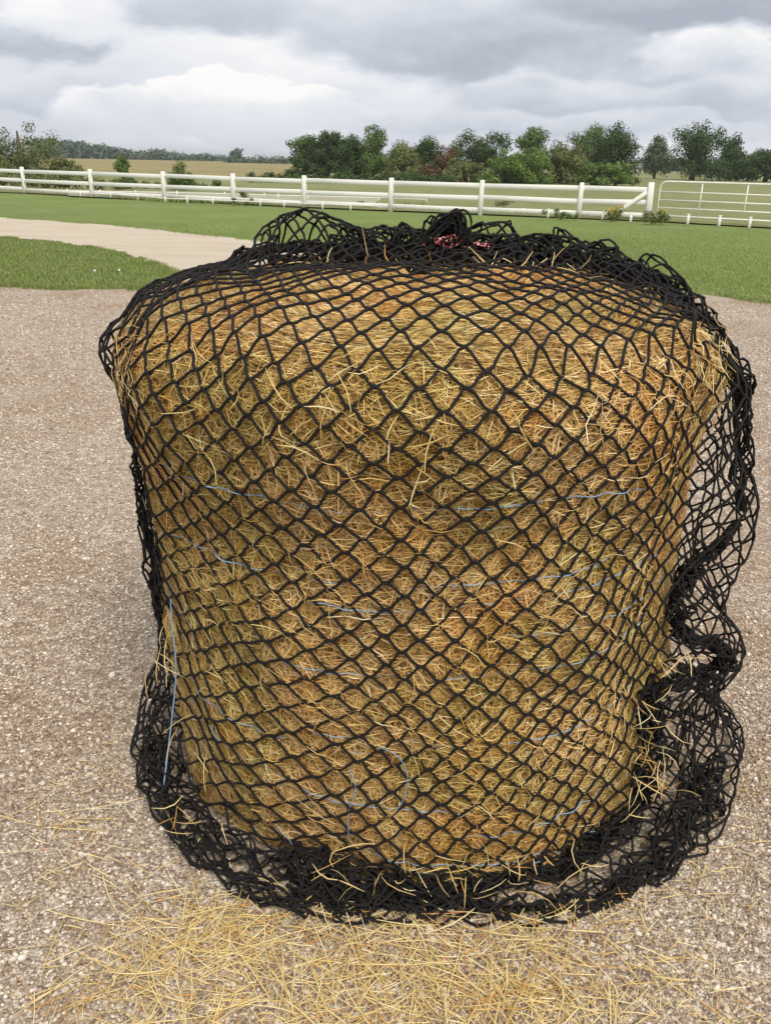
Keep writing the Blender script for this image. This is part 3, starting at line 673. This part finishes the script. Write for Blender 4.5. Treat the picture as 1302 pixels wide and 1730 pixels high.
# bag at the left foot
tangle(pg([(300, 1175, .16), (282, 1240, .10), (282, 1300, .06), (305, 1350, .045), (345, 1392, .04), (400, 1430, .035), (440, 1470, .03)]), [.026, .036, .036, .028, .022, .022, .02], .05, 8, 1, .5)
tangle(pg([(270, 1235, .06), (262, 1310, .03), (290, 1390, .025), (350, 1450, .02), (430, 1505, .02), (520, 1540, .02)]), [.03, .032, .025, .022, .022, .02], .05, 8, 1, .4, .7)
tangle(px([(214, 640, 2.1), (228, 740, 2.1), (243, 840, 2.1), (258, 960, 2.1), (275, 1060, 2.1)]), [.006, .012, .013, .013, .010], .05, 6, 2, .5)
C.obj('netting', M_CORD, netE)
# red and white drawstring threaded through the mouth
for k, (c0, sx_, sy_, n_) in enumerate((((745, 402), 15, 9, 9), ((756, 412), 12, 10, 7), ((735, 416), 12, 8, 6), ((800, 418), 17, 5, 6), ((815, 414), 10, 3, 4))):
    P3 = px([(c0[0]+rng.normal(0, sx_), c0[1]+rng.normal(0, sy_), 2.305+rng.normal(0, .012)) for _ in range(n_)])
    mb = MB(); tube(mb, catmull(P3, n_*8), .0027, 5); mb.obj('drawstring', M_RED, netE, loc=BL, smooth=True)

# ------------------------------------------------------------------ loose hay on the ground and on the net
def ground_straw(cx_, cy_, sx, sy, n, l0, l1, w0=.0011, w1=.0026):
    x = rng.normal(cx_, sx, n); y = rng.normal(cy_, sy, n); l = rng.uniform(l0, l1, n)*rng.random(n)**.5
    a = rng.random(n)*6.283; K = 5; t = np.linspace(-.5, .5, K)[None]; bend = rng.normal(0, .16, n)[:, None]
    u = t*l[:, None]; w = bend*l[:, None]*(t**2-.08)
    P = np.stack([x[:, None]+u*np.cos(a)[:, None]-w*np.sin(a)[:, None], y[:, None]+u*np.sin(a)[:, None]+w*np.cos(a)[:, None],
                  .004+rng.random((n, 1))**2*.020+rng.normal(0, .06, (n, 1))*u+.002*rng.random((n, K))], -1)
    P[..., 2] = np.maximum(P[..., 2], .0025)
    rr = np.hypot(P[..., 0]-.108, P[..., 1]-CY).min(1); ok = rr > .70
    Nv = np.array([0, -.3, 1.])+rng.normal(0, .4, (n, 3)); Nv /= np.linalg.norm(Nv, axis=1)[:, None]
    return ribbons(P[ok], Nv[ok], rng.uniform(w0, w1, n)[ok], (.7, 1, 1, .8, .4))
VV, FF, nn = [], [], 0
def addst(*a, **k):
    global nn
    v, f = ground_straw(*a, **k); VV.append(v); FF.append(f+nn); nn += len(v)
for q, sx, sy, n, l0, l1, nb in (((560, 1660), .19, .075, 430, .05, .22, 16), ((330, 1610), .13, .07, 210, .05, .26, 9), ((780, 1640), .13, .06, 190, .05, .22, 7), ((650, 1735), .20, .035, 430, .05, .20, 12), ((560, 1590), .15, .03, 130, .04, .2, 6),
        ((420, 1570), .10, .04, 130, .04, .2, 6), ((980, 1600), .13, .06, 120, .04, .18, 6), ((880, 1690), .11, .04, 110, .04, .16, 5), ((180, 1430), .11, .10, 90, .04, .22, 6), ((150, 1650), .12, .06, 60, .04, .22, 4),
        ((170, 1320), .09, .10, 60, .04, .14, 4), ((1230, 1370), .08, .12, 70, .04, .14, 5), ((1150, 1500), .10, .08, 90, .04, .16, 5), ((1130, 1680), .12, .06, 90, .04, .14, 5), ((1270, 1700), .06, .05, 45, .04, .1, 3)):
    p = gnd(*q)
    for _ in range(nb):
        c0 = p[:2]+rng.normal(0, 1, 2)*(sx, sy); sp = rng.uniform(.035, .12); m_ = int(.85*n/nb*rng.uniform(.2, 1.8))
        addst(c0[0], c0[1], sp*1.3, sp*.8, m_, l0, l1)
    addst(p[0], p[1], sx*1.2, sy*1.2, n//4, l0*.4, l1*.6)
p = gnd(660, 1640); addst(p[0], p[1], .40, .16, 900, .008, .05)
tag(mesh_obj('loose_hay', np.concatenate(VV), [np.concatenate(FF)], M_STRAW), 'loose golden hay stalks strewn over the gravel in front of the bale', 'loose hay', kind='stuff')
VV, FF, nn = [], [], 0
def wisp(pix, n, spread, l0, l1):
    global nn
    pp = np.array(pix, float); uu = rng.random(n)*(len(pp)-1); ki = uu.astype(int); fr = (uu-ki)[:, None]; pq = pp[ki]*(1-fr)+pp[ki+1]*fr
    base = np.array([atY(*q) for q in pq])+rng.normal(0, spread, (n, 3))
    d = rng.normal(0, 1, (n, 3)); d /= np.linalg.norm(d, axis=1)[:, None]; l = rng.uniform(l0, l1, n)
    t = np.linspace(-.5, .5, 4)[None, :, None]; bd = rng.normal(0, .3, (n, 1, 3))
    P = base[:, None]+t*l[:, None, None]*d[:, None]+bd*l[:, None, None]*(t**2-.1); P[..., 2] = np.maximum(P[..., 2], .004)
    Nv = -ray(651, 700)[None]+rng.normal(0, .4, (n, 3))
    v, f = ribbons(P, Nv, rng.uniform(.0016, .003, n)); VV.append(v); FF.append(f+nn); nn += len(v)
wisp([(500+k*60, 455+max(0, k-8)*8, 2.2) for k in range(9)], 60, .02, .03, .10)
wisp([(530+k*35, 1475, 1.57) for k in range(14)], 60, .03, .03, .11)
wisp([(1100, 1200, 1.84), (1090, 1280, 1.80), (1110, 1340, 1.74), (1140, 1100, 1.9), (1060, 1400, 1.68)], 60, .022, .03, .10)
wisp([(250, 1150, 1.95), (300, 1080, 1.9), (330, 1400, 1.7), (280, 1380, 1.75)], 25, .03, .04, .1)
wisp([(1195, 620, 2.0), (1180, 600, 1.95), (1150, 640, 1.9), (1215, 640, 2.0)], 60, .018, .03, .09)
tag(mesh_obj('hay_wisps', np.concatenate(VV), [np.concatenate(FF)], M_STRAW), 'stray hay stalks caught on the bunched folds of the black net', 'hay wisps', kind='stuff')

# ------------------------------------------------------------------ fence
FP = [(-75, 318), (45, 326.5), (152, 334), (268, 342), (393, 346.5), (516, 350.5), (660, 355), (808, 361.5), (973, 368), (1109, 376.5)]
FB = [gnd(x, y) for x, y in FP]
# keep the run straight: fit x against y on a line, then space the posts along it
A = np.array(FB)[:, :2]; cth = np.polyfit(A[:, 0], A[:, 1], 2)
FB = [np.array([p[0], np.polyval(cth, p[0]), 0]) for p in A]
HF = 1.06
fence = empty('white_fence', FB[4], 'long white three rail board fence crossing the lawn behind the bale', 'fence')
def local(o): return np.array(o.location)
def wob(): return rng.normal(0, .012)
for k, p in enumerate(FB):
    d = (FB[min(k+1, len(FB)-1)]-FB[max(k-1, 0)]); d /= np.linalg.norm(d); nrm2 = np.array([-d[1], d[0], 0])
    ez = np.array([wob(), wob(), 1.]); w = .066 if k < len(FB)-1 else .088
    mb = MB(); box(mb, (-w, -w, -.05), (w, w, HF+(.02 if k < len(FB)-1 else .07)), (p, d, nrm2, ez), .012); mb.obj('post', M_WHITE, fence, loc=FB[4])
for k in range(len(FB)-1):
    a, b = FB[k], FB[k+1]; d = b-a; Ln = np.linalg.norm(d); d /= Ln; nrm2 = np.array([-d[1], d[0], 0])
    for zc in (.165, .525, .905):
        s0 = wob(); s1 = wob(); ee = d*Ln+np.array([0, 0, s1-s0]); ee /= np.linalg.norm(ee)
        mb = MB(); box(mb, (.073, -.022, -.076), (Ln-(.073 if k < len(FB)-2 else .10), .022, .076), (a+[0, 0, zc+s0], ee, nrm2, (0, 0, 1)), .008); mb.obj('rail', M_WHITE, fence, loc=FB[4])
a, b = FB[-2], FB[-1]; d = b-a; Ln = np.linalg.norm(d); d /= Ln; nrm2 = np.array([-d[1], d[0], 0])
e = d*1.15+np.array([0, 0, .86]); el = np.linalg.norm(e); e /= el
mb = MB(); box(mb, (0, -.075, -.06), (el, -.026, .06), (b-d*1.28+[0, 0, -.02], e, nrm2, np.cross(e, nrm2)*-1), .008); mb.obj('brace', M_WHITE, fence, loc=FB[4])
# gate
ga = FB[-1]+np.array([.22, -.16, 0]); gb = gnd(1420, 391); gb = ga+(gb-ga)/np.linalg.norm(gb-ga)*4.3
gd = (gb-ga); GL = np.linalg.norm(gd); gd /= GL
gate = empty('pipe_gate', ga, 'white tubular metal farm gate hung on the last fence post', 'gate')
gp = lambda u, z: ga+gd*u+np.array([0, 0, z])
mb = MB(); tube(mb, [gp(0, .17), gp(0, .95), gp(.02, 1.05), gp(.07, 1.12), gp(.15, 1.155), gp(.26, 1.165), gp(GL-.25, 1.165), gp(GL-.1, 1.13), gp(GL-.02, 1.03), gp(GL, .93), gp(GL, .17)], .030, 8); tube(mb, [gp(0, .17), gp(GL, .17)], .030, 8)
mb.obj('gate_frame', M_PIPE, gate, True, ga)
for zc in (.40, .63, .87):
    mb = MB(); tube(mb, [gp(.02, zc), gp(GL-.02, zc)], .024, 8); mb.obj('bar', M_PIPE, gate, True, ga)
for u in (1.28, 2.62, 3.4):
    mb = MB(); tube(mb, [gp(u-.0, .17), gp(u+.02, 1.16)], .022, 8); mb.obj('upright', M_PIPE, gate, True, ga)
# short marker posts in front of the gate
for k, (x, y) in enumerate(((1160, 381), (1213, 384), (1264, 387))):
    p = gnd(x, y); o = empty('marker_post', p, ['low white peg post in front of the gate beside the fence end', 'low white peg post in front of the gate between two similar pegs', 'low white peg post in front of the gate farthest from the fence'][k], 'post', 'low white posts along the gate')
    mb = MB(); box(mb, (-.035, -.035, -.03), (.035, .035, .30), (p, (1, 0, 0), (0, 1, 0), (0, 0, 1)), .008); mb.obj('shaft', M_WHITE, o, loc=p)
    mb = MB(); box(mb, (-.043, -.043, .301), (.043, .043, .325), (p, (1, 0, 0), (0, 1, 0), (0, 0, 1)), .008); mb.obj('cap', M_WHITE, o, loc=p)
# low arena rail just behind the fence
def arena(pts, label, h=.21):
    B = [gnd(x, y) for x, y in pts]; o = empty('arena_rail', B[0], label, 'rail', 'low white riding arena rails')
    for p in B:
        mb = MB(); box(mb, (-.03, -.03, -.03), (.03, .03, h+.02), (p, (1, 0, 0), (0, 1, 0), (0, 0, 1)), .008); mb.obj('post', M_WHITE, o, loc=B[0])
    for a, b in zip(B, B[1:]):
        d = b-a; Ln = np.linalg.norm(d); d /= Ln; n2 = np.array([-d[1], d[0], 0])
        for zc in (h-.05,):
            mb = MB(); box(mb, (.033, -.012, -.024), (Ln-.033, .012, .024), (a+[0, 0, zc], d, n2, (0, 0, 1)), .006); mb.obj('rail', M_WHITE, o, loc=B[0])
arena([(137, 333), (188, 335.5), (234, 338.5), (280, 343), (317, 344), (360, 346), (440, 349), (480, 350.5), (545, 353), (592, 355), (720, 359), (800, 362), (883, 364)], 'near low white arena rail running just behind the fence foot')
arena([(115, 329), (170, 330), (230, 331), (300, 332), (380, 334), (447, 336), (470, 337), (520, 338), (640, 341), (720, 344)], 'far low white arena rail across the sand')
for k, (x, y) in enumerate(((925, 368.5), (1017, 373), (1064, 377))):
    p = gnd(x, y); o = empty('marker_post', p, ['low white peg post under the fence left of the braced panel', 'low white peg post under the fence beside yellow flowers', 'low white peg post under the diagonal fence brace'][k], 'post', 'low white pegs under the fence')
    mb = MB(); box(mb, (-.035, -.035, -.03), (.035, .035, .26), (p, (1, 0, 0), (0, 1, 0), (0, 0, 1)), .008); mb.obj('shaft', M_WHITE, o, loc=p)
    mb = MB(); box(mb, (-.043, -.043, .261), (.043, .043, .285), (p, (1, 0, 0), (0, 1, 0), (0, 0, 1)), .008); mb.obj('cap', M_WHITE, o, loc=p)

# ------------------------------------------------------------------ plants and trees
def leaves(cen, rad, n, size, squash=.85, out=1.25):
    """leaf quads in clumps: cen (k,3), rad (k,)"""
    k = rng.choice(len(cen), n, p=rad**2/np.sum(rad**2))
    u = rng.normal(0, 1, (n, 3)); u /= np.linalg.norm(u, axis=1)[:, None]
    q = rng.random(n)**.42*.93
    P = cen[k]+u*(rad[k]*q)[:, None]*np.array([1, 1, squash])+rng.normal(0, .05, (n, 3))*rad[k][:, None]
    nv = u*out+rng.normal(0, .38, (n, 3))+np.array([0, 0, .2]); nv /= np.linalg.norm(nv, axis=1)[:, None]
    a = np.cross(nv, rng.normal(0, 1, (n, 3))); a /= np.linalg.norm(a, axis=1)[:, None]; b = np.cross(nv, a)
    s_ = size*rng.uniform(.55, 1.3, n)[:, None]
    V = np.stack([P-a*s_, P-b*s_*.55+a*s_*.1, P+a*s_, P+b*s_*.55-a*s_*.1], 1)
    return V.reshape(-1, 3), 4*np.arange(n)[:, None]+np.arange(4)[None]
def tree(x, ytop, ybase, wpx, leaf, label, Y=None, name='tree', cat='tree', group='trees beyond the white fence', dens=1., shape='round', low=.12, bare=0., trunk=True, nclump=None):
    base = gnd(x, ybase) if Y is None else np.array([atY(x, 300, Y)[0], Y, 0.])
    Y = base[1]
    top = atY(x, ytop, Y)[2]; w = wpx/F*(Y*math.cos(PITCH)+.6)/1.0
    H = max(top, .4)
    o = empty(name, base, label, cat, group)
    nc = nclump or int(22+w*4)
    u = rng.normal(0, 1, (nc, 3)); u /= np.linalg.norm(u, axis=1)[:, None]; u *= (rng.random(nc)**.38)[:, None]
    zc = H*(low+(1-low)*.5); hz = H*(1-low)*.5
    if shape == 'round': wz = np.ones(nc)
    elif shape == 'cone': wz = .75-.45*u[:, 2]
    elif shape == 'vase': wz = .85+.2*u[:, 2]
    w = w*(1.24 if 75 < Y < 113 else 1.14); H *= 1.07; cr = rng.uniform(.12, .36, nc)*min(w, H*.95)*.85
    cen = np.stack([u[:, 0]*(w/2-cr*.75)*wz, u[:, 1]*(w/2-cr*.75)*wz, zc+u[:, 2]*np.maximum(hz-cr*.85, .1*hz)], -1)
    if bare == 0:   # fill the skirt
        nl = nc//3; cen[:nl, 2] = H*(low+rng.uniform(.05, .25, nl)); cen[:nl, :2] = rng.uniform(-.42, .42, (nl, 2))*w
    cen[:, 2] *= H/np.max(cen[:, 2]+cr*.85)
    ex = np.max(np.abs(cen[:, 0])+cr); cen[:, 0] *= min(1.25, w*.5/ex); cen[:, 1] *= min(1.25, w*.5/ex)
    cen += rng.normal(0, .045, cen.shape)*np.array([w, w, H*.6]); cen[:, 2] = np.maximum(cen[:, 2], .3*cr)
    area = w*H*1.0; size = max(.045, min(.00115*Y, w*.06)); n = int(min(11000, max(700, 5.0*dens*area/(size*size*1.1))))
    V, Fq = leaves(cen, cr, n, size)
    V[:, 2] = np.maximum(V[:, 2], .05)
    mesh_obj('crown', V, [Fq], LEAF[leaf], o)
    if trunk:
        mb = MB(); tr = max(.03, w*.035); sway = rng.normal(0, .04*w, 2)
        tube(mb, [(0, 0, -.1), (sway[0]*.3, sway[1]*.3, H*.25), (sway[0]*.7, sway[1]*.7, H*.5), (sway[0], sway[1], H*.8)], [tr*1.3, tr, tr*.7, tr*.25], 8)
        for c in cen[rng.choice(nc, min(7, nc), False)]:
            b0 = np.array([sway[0]*.4, sway[1]*.4, H*rng.uniform(.22, .45)])
            tube(mb, [b0, (b0+c)/2+[0, 0, -.05*H], c], [tr*.5, tr*.3, tr*.1], 5)
        mb.obj('trunk', M_BARK, o)
    return o
T = [ # x, ytop, ybase, w, leaf, label
 (40, 207, 292, 150, 'bush', 'large loose olive green shrubby tree at the far left above the fence', dict(Y=62, dens=1.6, low=.0, nclump=60)),
 (-40, 215, 292, 110, 'bush', 'large bush cut off by the left edge of the picture', dict(Y=66, low=.02)),
 (108, 262, 300, 60, 'olive', 'low brownish shrub at the right foot of the big left bush', dict(Y=60, low=.0)),
 (210, 264, 320, 34, 'mid', 'small upright green bush standing before the tan field', dict(Y=48, low=.0, trunk=True)),
 (308, 273, 318, 50, 'mid', 'rounded clipped green bush before the tan field', dict(Y=48, low=.0)),
 (365, 301, 318, 22, 'mid', 'tiny dark green bush low behind the fence before the field', dict(Y=50, low=.0)),
 (402, 250, 271, 28, 'far', 'lone distant tree on the skyline of the tan field', dict(Y=380, low=.1)),
 (515, 228, 303, 52, 'mid', 'airy light tree with thin crown at the left end of the tree belt', dict(Y=95, dens=.7, low=.2)),
 (505, 262, 303, 44, 'dark', 'low dark bush under the airy tree at the belt end', dict(Y=90, low=.0)),
 (553, 220, 304, 76, 'dark', 'dense dark tree second from the left of the belt', dict(Y=92, dens=1.2, low=.03)),
 (598, 226, 304, 58, 'dark', 'dark tree with ragged top between two taller belt trees', dict(Y=95, low=.05)),
 (630, 213, 304, 56, 'mid', 'tall tree with sunlit crown topping the left half of the belt', dict(Y=92, low=.08)),
 (680, 234, 306, 64, 'olive', 'cone shaped olive green tree left of the reddish one', dict(Y=84, dens=1.2, low=.0, shape='cone')),
 (718, 229, 304, 54, 'dark', 'dark green tree just left of the reddish tree', dict(Y=92, low=.05)),
 (752, 246, 304, 46, 'red', 'reddish brown withered tree in the middle of the belt', dict(Y=88, low=.0, dens=.8)),
 (718, 275, 306, 26, 'red', 'small rusty red shrub at the foot of the belt', dict(Y=82, low=.0)),
 (815, 218, 300, 108, 'dark', 'broad dome shaped dark tree behind the bright bushes', dict(Y=112, dens=1.2, low=.05)),
 (897, 215, 300, 54, 'mid', 'round crowned tree rising alone behind the bright bushes', dict(Y=112, low=.1)),
 (788, 266, 307, 70, 'olive', 'spreading olive green bush right of the reddish tree', dict(Y=82, low=.0)),
 (850, 257, 308, 80, 'bright', 'bright green bush in front of the domed dark tree', dict(Y=80, low=.0, dens=1.2)),
 (895, 250, 308, 76, 'bright', 'tall bright green bush below the round crowned tree', dict(Y=81, low=.0, dens=1.2)),
 (948, 240, 308, 74, 'olive', 'feathery olive tree between bright bush and dark pair', dict(Y=82, low=.0)),
 (988, 208, 304, 92, 'mid', 'tall mid green tree beside the darkest crown of the belt', dict(Y=102, dens=1.1, low=.05)),
 (1035, 209, 304, 78, 'dark', 'tall darkest tree at the right end of the belt', dict(Y=98, dens=1.2, low=.03)),
 (1000, 274, 310, 50, 'mid', 'low rounded bush under the tall mid green tree', dict(Y=78, low=.0)),
 (1040, 272, 311, 66, 'bright', 'low wide green bush under the darkest tree', dict(Y=78, low=.0)),
 (1104, 229, 306, 48, 'grey', 'grey green tree left of the big maple by the gate', dict(Y=128, low=.12)),
 (1168, 207, 304, 104, 'dark', 'big dense broad maple behind the metal gate', dict(Y=118, dens=1.3, low=.08)),
 (1232, 226, 304, 56, 'dark', 'slender ragged tree right of the big maple', dict(Y=122, low=.06, shape='vase')),
 (1292, 250, 306, 92, 'dark', 'low spreading dark tree at the right edge behind the gate', dict(Y=116, low=.03)),
]
for x, yt, yb, w, lf, lab, kw in T:
    tree(x, yt, yb, w, lf, lab, name='shrub' if ('bush' in lab or 'shrub ' in lab) and 'tree' not in lab else 'tree', cat='bush' if 'bush' in lab.split(' ')[:6] or ' shrub ' in lab else 'tree', **kw)
# far woods
def woods(name, segs, Y, leaf, label, n, crown=9.):
    cen, rad = [], []
    for (x0, y0), (x1, y1) in zip(segs, segs[1:]):
        k = max(2, int(abs(x1-x0)/3.2))
        for t in np.linspace(0, 1, k):
            yd = Y+rng.normal(0, Y*.015); top = atY(x0+(x1-x0)*t, y0+(y1-y0)*t+rng.normal(0, 1.4), yd)
            rr_ = rng.uniform(.55, 1.0)*crown/2
            for z_ in np.arange(max(top[2]-rr_, .5), 0, -rr_*1.1): cen.append((top[0]+rng.normal(0, 1), yd+rng.normal(0, 3), z_)); rad.append(rr_)
    V, Fq = leaves(np.array(cen), np.array(rad), n, Y*.0017); V[:, 2] = np.maximum(V[:, 2], .1)
    tag(mesh_obj(name, V, [Fq], LEAF[leaf]), label, 'woods', kind='stuff')
woods('woods', [(60, 231), (110, 234), (160, 241), (205, 248), (240, 252), (265, 249), (290, 253), (330, 262), (380, 266)], 460, 'far', 'distant wooded hillside along the skyline behind the tan field', 16000)
woods('woods', [(385, 268), (425, 266), (436, 261), (455, 262), (470, 259), (490, 262), (560, 262), (640, 258), (760, 262), (900, 262), (1060, 268), (1090, 262), (1200, 262), (1302, 266), (1420, 266)], 330, 'far', 'low far woodland strip seen between the tree belt trunks', 16000, 6.)
def hedge(name, segs, h, leaf, label, n, size):
    cen, rad = [], []
    for (x0, y0, x1, y1) in segs:
        a, b = gnd(x0, y0), gnd(x1, y1)
        for t in np.linspace(0, 1, int(np.linalg.norm(b-a)/.45)+2):
            hh = h*rng.uniform(.5, 1.1); cen.append((*(a+(b-a)*t)[:2]+rng.normal(0, .25, 2), hh*.45)); rad.append(hh*.6)
    V, Fq = leaves(np.array(cen), np.array(rad), n, size); V[:, 2] = np.maximum(V[:, 2], .02)
    tag(mesh_obj(name, V, [Fq], LEAF[leaf]), label, 'undergrowth', kind='stuff')
hedge('undergrowth', [(-90, 313, 200, 322), (-90, 308, 150, 314)], .75, 'olive', 'dark rough undergrowth behind the fence below the left bush', 7000, .075)
hedge('undergrowth', [(420, 309, 770, 313), (560, 305, 1070, 312)], .8, 'dark', 'shaded scrub along the foot of the tree belt', 8000, .11)
hedge('undergrowth', [(190, 318, 340, 322)], .5, 'dark', 'dark weeds round the two clipped bushes before the field', 1500, .06)
# weeds at the fence foot
def weed(x, y, w, h, leaf, label, group):
    p = gnd(x, y); o = empty('weed_clump', p, label, 'weed', group)
    k = 7; cen = np.stack([rng.normal(0, w*.3, k), rng.normal(0, w*.2, k), h*rng.uniform(.25, .8, k)], -1)
    V, Fq = leaves(cen, np.full(k, h*.35), 420, .035); V[:, 2] = np.maximum(V[:, 2], .01)
    mesh_obj('foliage', V, [Fq], LEAF[leaf], o)
    mb = MB()
    for c in cen: tube(mb, [(0, 0, -.02), (c[0]*.3, c[1]*.3, c[2]*.5), c], .006, 4)
    mb.obj('stem', M_BLADE, o); return o, cen
weed(405, 347, .9, .26, 'mid', 'leafy green weed clump at the fence post left of the bale hump', 'weeds along the fence')
weed(945, 371, .8, .34, 'mid', 'leafy dark weed clump left of the fence post before the brace', 'weeds along the fence')
weed(1100, 379, .4, .40, 'olive', 'tall weed clump against the last fence post', 'weeds along the fence')
weed(850, 352, .8, .45, 'olive', 'brownish weed clump showing between the fence rails right of centre', 'weeds along the fence')
weed(610, 350, .7, .22, 'mid', 'low weed clump under the fence behind the net top', 'weeds along the fence')
for x, y, lab in ((412, 338, 'yellow flowering weed behind the fence near the arena rail'), (1042, 372, 'yellow flowering weed at the fence near the diagonal brace'), (1031, 374, 'shorter yellow flowering weed left of the brace'), (1116, 380, 'yellow flowering weed between the last post and the gate')):
    o, cen = weed(x, y, .25, .42, 'olive', lab, 'yellow wildflowers along the fence'); o.name = 'wildflower'; o['category'] = 'wildflower'
    V, Fq = leaves(cen[cen[:, 2].argsort()[-4:]]+[0, 0, .10], np.full(4, .06), 130, .022)
    mesh_obj('blossom', V, [Fq], M_YEL, o)
# small house far off between the trees
hp = np.array([atY(1073, 300, 190)[0], 190, 0]); hs = empty('farmhouse', hp, 'small pale house far off between the tree belt and gate trees', 'house')
mb = MB(); box(mb, (-1.1, -1, 0), (1.1, 1, 1.1)); mb.obj('wall', M_HOUSE, hs)
mb = MB(); V = [(-1.25, -1.2, 1.1), (1.25, -1.2, 1.1), (1.25, 1.2, 1.1), (-1.25, 1.2, 1.1), (-1.25, 0, 1.95), (1.25, 0, 1.95)]
mb.add(V, np.array([[0, 1, 5, 4], [2, 3, 4, 5], [3, 2, 1, 0]])); mb.f.setdefault(3, []).append(np.array([[0, 4, 3], [1, 2, 5]])); mb.obj('roof', M_ROOF, hs)
for x in (-.5, .5):
    mb = MB(); box(mb, (x-.18, -1.03, .4), (x+.18, -1.002, .85)); mb.obj('window', M_DARK, hs)

# ------------------------------------------------------------------ air
def m_haze(nt, P):
    nt.nodes.remove(P); v = N(nt, 'ShaderNodeVolumePrincipled'); v.inputs['Color'].default_value = (.86, .91, 1., 1); v.inputs['Density'].default_value = .00030; v.inputs['Anisotropy'].default_value = .2
    L(nt, v.outputs[0], nt.nodes['Material Output'].inputs['Volume'])
M_HAZE = bpy.data.materials.new('haze_air'); M_HAZE.use_nodes = True; m_haze(M_HAZE.node_tree, M_HAZE.node_tree.nodes['Principled BSDF'])
mb = MB(); box(mb, (-2700, -120, -1.1), (2700, 4200, 24)); hz = mb.obj('haze', M_HAZE); hz['kind'] = 'stuff'; hz['label'] = 'thin pale air softening the far trees and fields'
